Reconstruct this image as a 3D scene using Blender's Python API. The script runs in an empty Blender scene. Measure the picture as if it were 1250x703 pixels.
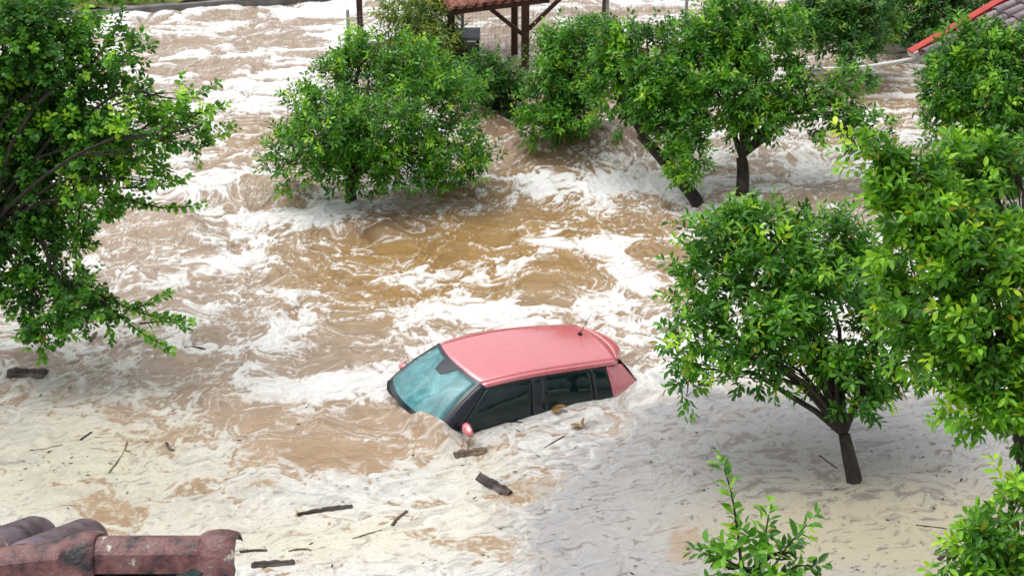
import bpy, bmesh, math, random
import numpy as np
from mathutils import Vector, Matrix, Euler

# ------------------------------------------------------------------ camera, sky, sun, exposure
SC = bpy.context.scene
COL = SC.collection
PITCH = math.radians(26.2); FPX = 2000.0; CAMH = 10.0
cam_d = bpy.data.cameras.new('camera'); cam = bpy.data.objects.new('camera', cam_d); COL.objects.link(cam)
cam.location = (0, 0, CAMH); cam.rotation_euler = (math.pi/2 - PITCH, 0, 0)
cam_d.sensor_width = 36.0; cam_d.lens = 36.0*FPX/1250.0; cam_d.clip_start = 0.1; cam_d.clip_end = 2000
SC.camera = cam
SUN_EL, SUN_AZ = 68.0, -60.0            # degrees; azimuth measured clockwise from +Y
w = bpy.data.worlds.new('World'); SC.world = w; w.use_nodes = True
nt = w.node_tree; nt.nodes.clear()
sky = nt.nodes.new('ShaderNodeTexSky'); sky.sky_type = 'NISHITA'; sky.sun_disc = False
sky.sun_elevation = math.radians(SUN_EL); sky.sun_rotation = math.radians(SUN_AZ)
sky.air_density = 1.0; sky.dust_density = 4.0; sky.ozone_density = 1.0
hs = nt.nodes.new('ShaderNodeHueSaturation'); hs.inputs['Saturation'].default_value = 0.16
bg = nt.nodes.new('ShaderNodeBackground'); bg.inputs['Strength'].default_value = 0.15
wo = nt.nodes.new('ShaderNodeOutputWorld')
nt.links.new(sky.outputs[0], hs.inputs['Color']); nt.links.new(hs.outputs[0], bg.inputs['Color']); nt.links.new(bg.outputs[0], wo.inputs[0])
sun_d = bpy.data.lights.new('sun', 'SUN'); sun_d.energy = 0.9; sun_d.angle = math.radians(75); sun_d.color = (1.0, 0.96, 0.9)
sun = bpy.data.objects.new('sun', sun_d); COL.objects.link(sun)
sd = Vector((math.sin(math.radians(SUN_AZ))*math.cos(math.radians(SUN_EL)), math.cos(math.radians(SUN_AZ))*math.cos(math.radians(SUN_EL)), math.sin(math.radians(SUN_EL))))
sun.rotation_euler = sd.to_track_quat('Z', 'Y').to_euler()
SC.view_settings.view_transform = 'Standard'; SC.view_settings.look = 'None'
SC.view_settings.exposure = 0.50; SC.view_settings.gamma = 1.0; SC.view_settings.use_curve_mapping = False
SC.render.engine = 'CYCLES'
SC.cycles.max_bounces = 6; SC.cycles.transparent_max_bounces = 12; SC.cycles.use_denoising = True

def G(px,py,z=0.0):
    px=np.asarray(px,float); py=np.asarray(py,float)
    a=(px-625)/FPX; b=-(py-351.5)/FPX
    dx=a; dy=math.cos(PITCH)+b*math.sin(PITCH); dz=-math.sin(PITCH)+b*math.cos(PITCH)
    t=(z-CAMH)/dz
    return dx*t, dy*t
def PX(x,y,z=0.0):
    zc=z-CAMH
    d=y*math.cos(PITCH)-zc*math.sin(PITCH); u=y*math.sin(PITCH)+zc*math.cos(PITCH)
    d=np.maximum(d,0.5)
    return 625+FPX*x/d, 351.5-FPX*u/d
_rng=np.random.RandomState(7)
_perm=_rng.permutation(4096).astype(np.int64); _ang=_rng.rand(4096)*2*np.pi
_gx=np.cos(_ang); _gy=np.sin(_ang)
def pn(x,y,s=0):
    xi=np.floor(x).astype(np.int64); yi=np.floor(y).astype(np.int64)
    xf=x-xi; yf=y-yi
    def g(i,j):
        h=_perm[(_perm[(xi+i+s*57)&4095]+yi+j+s*131)&4095]
        return _gx[h]*(xf-i)+_gy[h]*(yf-j)
    u=xf*xf*xf*(xf*(xf*6-15)+10); v=yf*yf*yf*(yf*(yf*6-15)+10)
    a=g(0,0); b=g(1,0); c=g(0,1); d=g(1,1)
    return (a+(b-a)*u+(c-a)*v+(a-b-c+d)*u*v)*1.5
def fbm(x,y,s=0,o=4,r=0.5):
    t=0;a=1;n=0
    for k in range(o):
        t=t+a*pn(x*2**k+k*17.3,y*2**k-k*9.1,s+k); n+=a*a; a*=r
    return t/math.sqrt(n)
def ss(a,b,x):
    t=np.clip((x-a)/(b-a),0,1); return t*t*(3-2*t)
DENS="""
8888888888865667765544444
7776778886555556665565755
7776788855443333455556666
6666655445654344466666766
6666787677776677765544555
5544566643334455666666666
5555665543344546556666666
6655676644666567677777777
5665556645788877788888888
6555556667767888899999999
8886544543477778889999999
8888876689998788888888888
8877888899998878888888888
8888999999887777888888888
"""
DENS=np.array([[int(c) for c in r] for r in DENS.split()],float)/9
def grid(M,px,py):
    h,w=M.shape
    fx=np.clip(px/50-0.5,0,w-1.001); fy=np.clip(py/50-0.5,0,h-1.001)
    i=np.floor(fx).astype(int); j=np.floor(fy).astype(int); u=fx-i; v=fy-j
    u=u*u*(3-2*u); v=v*v*(3-2*v)
    return (M[j,i]*(1-u)+M[j,i+1]*u)*(1-v)+(M[j+1,i]*(1-u)+M[j+1,i+1]*u)*v
# ground patches read from the scene: (x, y, rx, ry, tilt, strength) <0 bare brown, >0 foam
BL="""
288 397 38 14 -8 -1
410 425 62 24 -4 -1.2
345 460 26 12 0 -.6
330 372 24 9 0 -.7
235 458 32 14 0 -.8
300 350 90 12 -8 -.7
180 345 60 16 -5 -.5
430 345 60 12 6 -.9
480 365 40 10 0 -.7
520 395 40 12 5 -.7
330 232 80 20 -3 -1
250 280 60 16 -30 -.5
185 275 45 18 0 -.9
560 235 60 10 0 -1.3
440 300 70 16 5 -1
480 262 60 14 -10 -.9
540 310 50 15 0 -1
600 285 60 12 -8 -.8
640 265 60 10 -8 -.7
770 277 62 12 2 -1.2
815 308 42 14 4 -1.2
805 331 30 8 3 -1
690 320 50 14 -8 -.9
735 336 26 12 -10 -.7
625 300 22 12 0 -.6
655 338 45 8 -6 -.6
645 352 60 8 -4 -.4
790 360 60 7 4 -.5
790 378 40 6 0 -.5
640 200 55 13 -4 -.9
720 208 30 7 0 -.6
760 180 50 10 0 -.9
695 235 12 6 -10 -1
800 250 40 8 12 -.7
700 165 50 18 0 -.9
600 155 40 20 0 -.9
350 155 60 12 0 -.7
300 185 40 8 0 -.4
430 505 80 18 0 -.7
350 525 60 14 14 -1.1
420 555 50 12 10 -1.1
480 560 50 16 -8 -1.1
290 505 40 12 10 -.6
300 485 40 14 0 -.5
470 500 30 10 0 -.6
152 503 24 11 0 -1.2
112 478 12 6 0 -.6
330 582 20 6 -10 -.5
120 620 40 14 10 -1
60 580 20 6 0 -.4
640 595 40 12 -10 -1
655 600 26 9 -20 -.7
600 625 14 8 -40 -.4
590 660 40 10 -10 -.5
530 655 30 8 20 -.4
760 435 28 9 8 -.8
1000 250 60 14 -4 -1
1090 240 50 10 4 -.9
1040 175 60 10 0 -.4
1085 125 40 8 5 -.6
1000 95 40 8 5 -.6
20 432 30 8 0 -.8
50 440 20 8 0 -.6
110 455 20 6 0 -.3
205 30 40 6 -4 -.8
260 22 26 5 0 -.6
205 52 36 6 0 -.8
195 62 22 5 0 -.7
250 52 30 5 4 -.6
290 40 16 4 0 -.6
355 34 42 5 -5 -.8
350 52 40 6 -2 -1
300 60 14 4 0 -.6
270 78 48 6 -3 -.9
265 94 42 5 -4 -1
230 103 14 4 0 -.6
320 82 10 2.5 0 -.8
230 35 24 4 0 -.6
275 15 14 2 0 -.5
322 13 12 2.5 8 -.6
600 45 40 8 0 -.6
590 65 30 5 0 -.5
660 20 40 5 0 -.4
760 30 30 5 0 -.5
800 70 40 8 0 -.4
740 305 22 24 30 1.2
780 335 34 14 20 1.1
690 295 50 7 8 1
660 290 14 12 30 .9
400 262 45 14 -6 1.1
420 245 30 8 0 .8
300 265 60 10 -6 1
255 222 50 12 -4 1
560 222 70 6 0 .8
700 228 90 10 0 .9
820 228 60 10 0 1
470 345 60 8 4 .9
560 332 70 9 -4 .9
610 318 40 8 -8 .7
250 335 60 8 -12 .9
300 317 60 8 -12 .9
355 385 30 14 25 .9
340 415 30 16 30 .9
430 462 60 12 -10 .8
350 480 60 12 0 .8
560 380 60 10 -6 .8
620 385 60 10 0 .7
700 375 50 9 0 .8
480 400 50 12 -25 .7
380 470 50 12 0 .7
100 400 70 10 0 .6
60 415 40 8 0 .5
1000 215 70 8 -6 .9
1020 140 70 6 -4 .5
1090 160 40 6 10 .5
1090 205 40 8 10 .5
880 262 40 8 0 .8
800 290 60 5 -6 .8
850 310 20 10 0 .8
"""
BL=np.array([[float(v) for v in r.split()] for r in BL.strip().split('\n')])
def fields(x,y):
    px,py=PX(x,y)
    # warp in world space, large then small
    w1x=fbm(x*.55,y*.45,1,3); w1y=fbm(x*.55+40,y*.45+11,4,3)
    w2x=fbm(x*1.7+.7*w1x,y*1.7+.7*w1y,9,3); w2y=fbm(x*1.7+33+.7*w1x,y*1.7+5+.7*w1y,13,3)
    far=ss(190,60,py); low=ss(430,560,py)
    D=grid(DENS,px,py)
    ax=px+9*w1x+8*w2x*(1-.2*far); ay=py+(5*w1y+5*w2y)*(1-.55*far)
    S=np.zeros_like(px)
    for cx,cy,rx,ry,rt,st in BL:
        m=(np.abs(ax-cx)<2.2*rx+10)&(np.abs(ay-cy)<2.2*(ry+rx*abs(math.sin(math.radians(rt))))+10)
        if not m.any(): continue
        c=math.cos(math.radians(rt)); s=math.sin(math.radians(rt))
        ux=(ax[m]-cx)*c+(ay[m]-cy)*s; uy=-(ax[m]-cx)*s+(ay[m]-cy)*c
        r2=(ux/rx)**2+(uy/ry)**2
        S[m]+=st*np.where(r2<1,1-.35*r2,.65*np.exp(-(r2-1)*1.3))
    # swirl coordinates
    X=x+.42*w1x+.20*w2x; Y=y+.42*w1y+.20*w2y
    kx=1.0*(1-far)+.62*far; ky=1.3*(1-far)+1.5*far
    N=fbm(X*1.05*kx,Y*1.2*ky,21,5,.55)
    N2=fbm(X*2.5*kx+.8*w2x,Y*3.1*ky+.8*w2y,31,4,.55)
    N3=fbm(x*8+1.5*w2x,y*10+1.5*w2y,36,3,.6)
    # lace: thin foam lines that follow the folded current
    l1=np.abs(fbm(X*1.35*kx+.5*N,Y*1.75*ky+.4*w2y,41,3,.5)); l2=np.abs(fbm(X*2.6*kx+1.2*w2x,Y*3.6*ky+1.2*w2y,47,3,.5)); l3=np.abs(fbm(X*5.2+1.5*w2x,Y*7.5+1.5*w2y,51,3,.5))
    fx=x*.94+y*.34; fy=-x*.34+y*.94
    st=fbm(fx*3.0+1.3*w2x+.9*w1x,fy*7.5+1.5*w2y+w1y,61,5,.62)
    bias=(D-.575-.12*far-.135*(1-low)-.03*low)*1.15+np.where(S>0,S*.44,S*.60)
    lace=.42*(1-l1/.34)+.20*(1-l2/.36)+.06*(1-l3/.36)
    mid=(1-low)*(1-.35*far)
    d=bias+(.34+.30*far+.12*low)*N+.40*N2*(.6+.6*low)+(.14+.24*low)*N3*(1-.8*far)+.62*mid*lace+.10*low*lace
    soft=.055+.12*far
    foam=ss(-soft,soft,d)
    veil=ss(-.75,.25,d+.35*N2)*(.35+.25*st)*.30
    thin=ss(.12,.0,l1)*ss(-1.5,-.2,d+.4*N2)*.75+ss(.13,.0,l2)*ss(-1.2,-.1,d+.4*N)*.7+ss(.10,.0,l3)*ss(-.6,0,d)*.4*(1-far)
    foam=np.clip(np.maximum(foam,np.maximum(thin,veil)*(1-.35*far)),0,1)
    # thin places and torn holes inside the foam
    foam=foam*(1-(.42+.25*mid)*ss(.0,1.1,N2+.6*N3-.5*lace)*ss(1.3,.1,d)*(1-.3*far))
    cell=ss(.10,.34,l2)*.55+ss(.08,.30,l3)*.45
    foam=foam*(1-.62*cell*(mid+.30*low)*ss(.80,.15,d+.25*N3))
    foam=foam*(1-.6*(1-low))+.6*(1-low)*ss(.10,.78,foam)
    s5=fbm(fx*4.2+1.6*w2x+.9*w1x,fy*11+1.8*w2y+w1y,66,4,.62); tear=ss(.30,.62,s5+.5*N2)
    gf=fbm(fx*7+2*w2x,fy*14+2*w2y,71,3,.6)
    gs=fbm(fx*6.5+1.8*w2x+.5*w1x,fy*14+1.8*w2y,76,3,.55); speck=ss(.42,.72,gs+.45*st)
    return dict(px=px,py=py,foam=foam,d=d,tear=tear,speck=speck,gf=gf,st=st,w1x=w1x,w2x=w2x,w2y=w2y,far=far,low=low,N=N,N2=N2)
def blob(px,py,cx,cy,rx,ry,rt=0):
    c=math.cos(math.radians(rt)); s=math.sin(math.radians(rt))
    ux=(px-cx)*c+(py-cy)*s; uy=-(px-cx)*s+(py-cy)*c
    return np.exp(-((ux/rx)**2+(uy/ry)**2))
def mixc(a,b,t): return a*(1-t[...,None])+b*t[...,None]
def albedo(x,y):
    F=fields(x,y); px=F['px']+14*F['w1x']; py=F['py']+8*F['w2x']
    ochre=np.clip(blob(px,py,640,290,260,90)+.7*blob(px,py,480,345,130,50)+.6*blob(px,py,330,170,70,30)+.5*blob(px,py,1060,130,90,60),0,1)
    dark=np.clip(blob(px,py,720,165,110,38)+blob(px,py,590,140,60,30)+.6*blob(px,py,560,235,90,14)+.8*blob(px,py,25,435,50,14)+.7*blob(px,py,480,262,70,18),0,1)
    lowtan=F['low']
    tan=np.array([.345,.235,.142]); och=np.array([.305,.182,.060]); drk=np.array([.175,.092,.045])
    mau=np.array([.338,.256,.186])
    b=mixc(mixc(np.broadcast_to(mau,px.shape+(3,)),tan,lowtan),och,ochre)
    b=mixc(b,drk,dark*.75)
    b=b*(1+.14*F['N2'][...,None]+.13*F['st'][...,None]+.05*F['gf'][...,None])
    # foam colour
    white=np.array([.86,.86,.85]); cream=np.array([.74,.70,.55]); grey=np.array([.338,.338,.348])
    cr=np.clip(blob(px,py,90,570,240,110)+.75*blob(px,py,420,660,200,40)+.5*blob(px,py,600,610,90,50)+1.0*blob(px,py,1110,640,150,45)+.8*blob(px,py,1000,470,170,30)+.5*blob(px,py,560,560,80,30),0,1)
    f=mixc(np.broadcast_to(white,px.shape+(3,)),cream,cr)
    f=f*(1-.20*F['low']*(1-.6*blob(px,py,470,640,160,60)))[...,None]*(1+.05*F['N2'])[...,None]
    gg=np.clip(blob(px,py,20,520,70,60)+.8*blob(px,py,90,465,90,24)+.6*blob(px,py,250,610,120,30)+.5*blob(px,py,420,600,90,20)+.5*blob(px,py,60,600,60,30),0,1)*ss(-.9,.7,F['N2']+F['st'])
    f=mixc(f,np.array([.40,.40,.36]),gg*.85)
    t1=np.maximum(.45*ss(-.25,.9,F['st']),F['tear'])*(.22+.78*F['low'])
    gcol=mixc(np.broadcast_to(np.array([.47,.46,.45]),px.shape+(3,)),np.array([.46,.45,.36]),cr)
    f=mixc(f,gcol,t1*.85)
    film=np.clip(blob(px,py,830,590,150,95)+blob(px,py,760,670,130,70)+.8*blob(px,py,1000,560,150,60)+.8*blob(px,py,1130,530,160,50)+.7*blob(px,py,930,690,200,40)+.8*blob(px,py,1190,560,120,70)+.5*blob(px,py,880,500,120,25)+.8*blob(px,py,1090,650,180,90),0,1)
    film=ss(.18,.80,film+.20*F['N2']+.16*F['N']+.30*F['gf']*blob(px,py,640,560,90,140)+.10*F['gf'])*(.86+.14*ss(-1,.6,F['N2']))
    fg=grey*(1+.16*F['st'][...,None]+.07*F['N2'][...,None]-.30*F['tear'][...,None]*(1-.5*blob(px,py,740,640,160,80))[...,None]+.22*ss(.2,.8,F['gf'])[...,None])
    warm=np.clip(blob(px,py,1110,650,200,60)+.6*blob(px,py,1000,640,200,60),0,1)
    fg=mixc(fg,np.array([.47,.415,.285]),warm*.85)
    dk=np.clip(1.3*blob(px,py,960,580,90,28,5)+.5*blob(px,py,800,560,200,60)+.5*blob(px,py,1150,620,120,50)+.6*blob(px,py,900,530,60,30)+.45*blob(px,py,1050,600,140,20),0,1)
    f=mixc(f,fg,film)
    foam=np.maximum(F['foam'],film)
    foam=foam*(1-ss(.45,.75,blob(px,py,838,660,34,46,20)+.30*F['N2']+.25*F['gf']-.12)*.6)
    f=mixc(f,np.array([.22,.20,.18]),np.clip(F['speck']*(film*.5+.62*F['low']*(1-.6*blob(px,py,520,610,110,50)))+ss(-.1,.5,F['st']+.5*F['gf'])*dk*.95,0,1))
    nb=ss(.15,-.35,F['d'])
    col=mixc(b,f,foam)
    F['rough']=np.clip(foam*(1-.45*film),0,1)
    return col,foam,F

# ------------------------------------------------------------------ helpers
def P3(px, py, Zd):
    """point seen at photo pixel (px,py) at depth Zd along the camera axis"""
    a = (px-625)/FPX*Zd; b = -(py-351.5)/FPX*Zd
    return Vector((a, Zd*math.cos(PITCH)+b*math.sin(PITCH), CAMH-Zd*math.sin(PITCH)+b*math.cos(PITCH)))
def PG(px, py, z=0.0):
    x, y = G(px, py, z); return Vector((float(x), float(y), z))
def depth_of(p): return p.y*math.cos(PITCH)-(p.z-CAMH)*math.sin(PITCH)

def new_mat(name):
    m = bpy.data.materials.new(name); m.use_nodes = True
    t = m.node_tree; b = t.nodes['Principled BSDF']; return m, t, b
def N(t, typ, **kw):
    n = t.nodes.new(typ)
    for k, v in kw.items():
        if k in n.inputs: n.inputs[k].default_value = v
        else: setattr(n, k, v)
    return n
def ramp(t, stops):
    r = t.nodes.new('ShaderNodeValToRGB'); e = r.color_ramp.elements
    while len(e) < len(stops): e.new(0.5)
    for k, (p, c) in enumerate(stops):
        e[k].position = p; e[k].color = (c[0], c[1], c[2], 1)
    return r
def noisy_mat(name, stops, scale=8, rough=0.7, bump=0.3, bscale=None, detail=6, spec=0.4, metal=0.0, stretch=None, dist=0.01):
    m, t, b = new_mat(name)
    tc = N(t, 'ShaderNodeTexCoord'); src = tc.outputs['Object']
    if stretch:
        mp = N(t, 'ShaderNodeMapping'); mp.inputs['Scale'].default_value = stretch
        t.links.new(src, mp.inputs[0]); src = mp.outputs[0]
    n = N(t, 'ShaderNodeTexNoise', Scale=scale, Detail=detail, Roughness=0.62); t.links.new(src, n.inputs['Vector'])
    r = ramp(t, stops); t.links.new(n.outputs[0], r.inputs[0]); t.links.new(r.outputs[0], b.inputs['Base Color'])
    b.inputs['Roughness'].default_value = rough; b.inputs['Specular IOR Level'].default_value = spec; b.inputs['Metallic'].default_value = metal
    if bump:
        n2 = N(t, 'ShaderNodeTexNoise', Scale=bscale or scale*3, Detail=5); t.links.new(src, n2.inputs['Vector'])
        bp = N(t, 'ShaderNodeBump', Strength=bump, Distance=dist); t.links.new(n2.outputs[0], bp.inputs['Height']); t.links.new(bp.outputs[0], b.inputs['Normal'])
    return m

def link(name, me, mat=None, parent=None, label=None):
    o = bpy.data.objects.new(name, me); COL.objects.link(o)
    if mat is not None and len(me.materials) == 0: me.materials.append(mat)
    if parent is not None: o.parent = parent
    if label: o['label'] = label
    return o
def tag(o, label, cat, group=None):
    o['label'] = label; o['category'] = cat
    if group: o['group'] = group
    return o
def struct(o, kind='structure'): o['kind'] = kind; return o
def empty(name, loc, label, cat, group=None, rot=(0,0,0)):
    o = bpy.data.objects.new(name, None); COL.objects.link(o); o.location = loc; o.rotation_euler = rot
    o.empty_display_size = 0.2
    bpy.context.view_layer.update()
    return tag(o, label, cat, group)
def np_mesh(name, V, F, smooth=False, col=None, colname='tint'):
    """V (n,3); F (m,k) all polygons with k corners"""
    me = bpy.data.meshes.new(name); V = np.asarray(V, np.float32); F = np.asarray(F, np.int32)
    m, k = F.shape
    me.vertices.add(len(V)); me.vertices.foreach_set('co', V.ravel())
    me.loops.add(m*k); me.loops.foreach_set('vertex_index', F.ravel())
    me.polygons.add(m); me.polygons.foreach_set('loop_start', np.arange(0, m*k, k, dtype=np.int32))
    try: me.polygons.foreach_set('loop_total', np.full(m, k, np.int32))
    except Exception: pass
    if smooth: me.polygons.foreach_set('use_smooth', np.ones(m, bool))
    if col is not None:
        at = me.color_attributes.new(colname, 'FLOAT_COLOR', 'POINT')
        at.data.foreach_set('color', np.concatenate([col, np.ones((len(col), 1))], 1).astype(np.float32).ravel())
    me.update(calc_edges=True); me.validate()
    return me
def bm_mesh(name, bm, smooth=False, bevel=0.0, seg=2):
    if bevel: bmesh.ops.bevel(bm, geom=list(bm.edges), offset=bevel, segments=seg, affect='EDGES', profile=0.6, clamp_overlap=True)
    bmesh.ops.recalc_face_normals(bm, faces=bm.faces)
    me = bpy.data.meshes.new(name); bm.to_mesh(me); bm.free()
    if smooth:
        for p in me.polygons: p.use_smooth = True
    return me
def bm_box(bm, c, s, rot=None):
    mt = Matrix.Translation(c) @ (rot.to_4x4() if rot is not None else Matrix.Identity(4)) @ Matrix.Diagonal((s[0], s[1], s[2], 1))
    return bmesh.ops.create_cube(bm, size=1.0, matrix=mt)
def box_obj(name, c, s, mat, parent, bevel=0.01, rot=None):
    bm = bmesh.new(); bm_box(bm, c, s, rot); return link(name, bm_mesh(name, bm, False, bevel), mat, parent)
def beam_rot(a, b):
    d = (b-a).normalized(); return d.to_track_quat('X', 'Z').to_matrix()
def beam(name, a, b, wd, ht, mat, parent, bevel=0.006):
    a = Vector(a); b = Vector(b); return box_obj(name, (a+b)/2, ((b-a).length, wd, ht), mat, parent, bevel, beam_rot(a, b))
def tube_arrays(paths, sides=8, wob=0.0, seed=0):
    """paths: list of (points (k,3), radii (k)); returns V, F(quads)"""
    rs = np.random.RandomState(seed); V = []; F = []; off = 0
    for pts, rad in paths:
        pts = np.asarray(pts, float); k = len(pts); rad = np.asarray(rad, float)
        tg = np.gradient(pts, axis=0); tg /= np.linalg.norm(tg, axis=1, keepdims=True)+1e-9
        ref = np.array([0.31, 0.17, 0.93]) if abs(tg[0][2]) < 0.8 else np.array([0.93, 0.2, 0.1])
        u = np.cross(tg, ref); u /= np.linalg.norm(u, axis=1, keepdims=True)+1e-9; v = np.cross(tg, u)
        an = np.arange(sides)/sides*2*np.pi
        wn = (rs.rand(k, sides)-.5)*2
        if k > 10:   # long pieces: the section changes slowly along the length
            for _ in range(3): wn[1:-1] = (wn[:-2]+wn[1:-1]+wn[2:])/3
            wn = wn*1.3+(rs.rand(sides)-.5)[None, :]
        rr = rad[:, None]*(1+wob*wn)
        ring = pts[:, None, :]+rr[..., None]*(u[:, None, :]*np.cos(an)[None, :, None]+v[:, None, :]*np.sin(an)[None, :, None])
        V.append(ring.reshape(-1, 3))
        i = np.arange(k-1)[:, None]*sides; j = np.arange(sides)[None, :]; jn = (j+1) % sides
        F.append(np.stack([i+j, i+jn, i+sides+jn, i+sides+j], -1).reshape(-1, 4)+off)
        # end caps as degenerate-free fans of quads around a centre are skipped for thin twigs; thick ends get a point
        off += k*sides
    return np.concatenate(V), np.concatenate(F)
def curve_pts(a, b, n=6, bend=0.1, rs=None, up=0.0):
    a = np.asarray(a, float); b = np.asarray(b, float); L = np.linalg.norm(b-a); t = np.linspace(0, 1, n)[:, None]
    o = (rs.rand(3)-.5)*2*bend*L; o[2] += up*L
    p = a+(b-a)*t+o*np.sin(np.pi*t)
    p[1:-1] += (rs.rand(n-2, 3)-.5)*bend*L*.35
    return p

# ------------------------------------------------------------------ water
def axis_steps(lo, hi, f):
    out = [lo]
    while out[-1] < hi: out.append(out[-1]+f(out[-1]))
    return out
def grow(v0, sign, end, s, lim=45):
    out = []; v = v0
    while abs(v) < end: s *= 1.06 if abs(v) < lim else 1.35; v += sign*s; out.append(v)
    return out
xs = axis_steps(-11.5, 11.5, lambda v: .0165)
xs = grow(xs[0], -1, 900, .03)[::-1]+xs+grow(xs[-1], 1, 900, .03)
ys = axis_steps(12.9, 37.5, lambda y: .017+max(0, y-14)*.0015)
ys = grow(ys[0], -1, 60, .03, 20)[::-1]+ys+grow(ys[-1], 1, 900, .06, 75)
xs = np.array(xs); ys = np.array(ys)
XX, YY = np.meshgrid(xs, ys); X1, Y1 = XX.ravel(), YY.ravel()
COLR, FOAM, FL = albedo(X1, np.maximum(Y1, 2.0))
def water_height(x, y, F):
    px, py = F['px'], F['py']
    amp = .022+.075*ss(520, 150, py)
    amp = np.where((py > -200) & (py < 900), amp, .03)
    h = amp*(.9*fbm(x*.55+.5*F['w1x'], y*.9, 81, 3, .5)+.5*F['N']*(1-.5*F['low']))+.018*(1-F['low']*.97)*F['N2']+.010*(1-F['low'])*F['st']
    def hump(cx, cy, rx, ry, a, rt=0): return a*blob(px, py, cx, cy, rx, ry, rt)
    h = h+hump(590, 152, 34, 14, .26)+hump(650, 180, 60, 10, .12)+hump(745, 172, 50, 16, .28)+hump(700, 190, 80, 14, .10)+hump(560, 232, 70, 10, .14)
    h = h+hump(370, 232, 30, 8, .12)+hump(300, 228, 60, 8, .10)+hump(225, 275, 40, 16, .14, 30)+hump(455, 285, 14, 6, -.12)+hump(430, 280, 20, 7, .10)
    h = h+hump(770, 268, 60, 10, .08)+hump(1010, 240, 60, 10, .08)
    h = h+hump(490, 512, 26, 12, .08)+hump(524, 526, 34, 15, .21, 35)-hump(768, 486, 36, 12, .13)+hump(546, 533, 16, 9, .06)
    h = h+hump(700, 385, 60, 10, .05)
    for cx, cy in ((428, 252), (855, 252), (905, 248), (682, 192), (-60, 472)): h = h+hump(cx+6, cy-2, 12, 4, .06)-hump(cx-16, cy+3, 16, 4, .04)
    h = h+hump(1048, 590, 12, 6, .02)
    h = h+.010*np.clip(FOAM, 0, 1)*(1-.7*F['low'])
    return h
HH = water_height(X1, Y1, FL)
HH = np.where((np.abs(X1) < 40) & (Y1 < 80) & (Y1 > 5), HH, 0)
nx, ny = len(xs), len(ys)
ii = (np.arange(ny-1)[:, None]*nx+np.arange(nx-1)[None, :]).ravel()
wm, t, b = new_mat('flood_water')
at = N(t, 'ShaderNodeAttribute', attribute_name='tint'); af = N(t, 'ShaderNodeAttribute', attribute_name='foam')
geo = N(t, 'ShaderNodeNewGeometry')
mp = N(t, 'ShaderNodeMapping'); mp.inputs['Scale'].default_value = (1.0, 1.9, 1.0); t.links.new(geo.outputs['Position'], mp.inputs[0])
n1 = N(t, 'ShaderNodeTexNoise', Scale=5.0, Detail=6.0, Roughness=.6, Distortion=.8); t.links.new(mp.outputs[0], n1.inputs['Vector'])
n2 = N(t, 'ShaderNodeTexNoise', Scale=38.0, Detail=4.0, Roughness=.65, Distortion=.4); t.links.new(mp.outputs[0], n2.inputs['Vector'])
# foam mottling: small bubbles and scum thin out the foam a little
rf = ramp(t, [(.30, (.72, .72, .72)), (.62, (1, 1, 1))]); t.links.new(n2.outputs[0], rf.inputs[0])
mxc = N(t, 'ShaderNodeMix', data_type='RGBA', blend_type='MULTIPLY'); t.links.new(af.outputs['Fac'], mxc.inputs[0]); t.links.new(at.outputs['Color'], mxc.inputs[6]); t.links.new(rf.outputs[0], mxc.inputs[7])
t.links.new(mxc.outputs[2], b.inputs['Base Color'])
mr = N(t, 'ShaderNodeMapRange'); mr.inputs[3].default_value = .16; mr.inputs[4].default_value = .75; t.links.new(af.outputs['Fac'], mr.inputs[0]); t.links.new(mr.outputs[0], b.inputs['Roughness'])
b.inputs['IOR'].default_value = 1.33
ms = N(t, 'ShaderNodeMapRange'); ms.inputs[3].default_value = .5; ms.inputs[4].default_value = .2; t.links.new(af.outputs['Fac'], ms.inputs[0]); t.links.new(ms.outputs[0], b.inputs['Specular IOR Level'])
b1 = N(t, 'ShaderNodeBump', Strength=.45, Distance=.07); mb = N(t, 'ShaderNodeMapRange'); mb.inputs[3].default_value = .5; mb.inputs[4].default_value = .07; t.links.new(af.outputs['Fac'], mb.inputs[0]); t.links.new(mb.outputs[0], b1.inputs['Strength']); t.links.new(n1.outputs[0], b1.inputs['Height'])
b2 = N(t, 'ShaderNodeBump', Strength=.10, Distance=.008); t.links.new(n2.outputs[0], b2.inputs['Height']); t.links.new(b1.outputs[0], b2.inputs['Normal']); t.links.new(b2.outputs[0], b.inputs['Normal'])
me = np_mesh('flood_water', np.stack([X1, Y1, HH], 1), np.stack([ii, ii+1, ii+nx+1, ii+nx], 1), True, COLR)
fa = me.attributes.new('foam', 'FLOAT', 'POINT'); fa.data.foreach_set('value', FL['rough'].astype(np.float32))
struct(link('water', me, wm))
# flooded garden ground under the water
struct(link('ground', np_mesh('ground', [(-950, -70, -1.0), (950, -70, -1.0), (950, 950, -1.0), (-950, 950, -1.0)], [(0, 1, 2, 3)]),
            noisy_mat('mud', [(.3, (.10, .07, .04)), (.7, (.2, .14, .08))], 2, .9, .2)))
del XX, YY
def water_z(px, py):
    p = PG(px, py); F = fields(np.array([p.x]), np.array([p.y]))
    global FOAM
    keep = FOAM; FOAM = F['foam']; z = float(water_height(np.array([p.x]), np.array([p.y]), F)[0]); FOAM = keep
    return z

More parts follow.
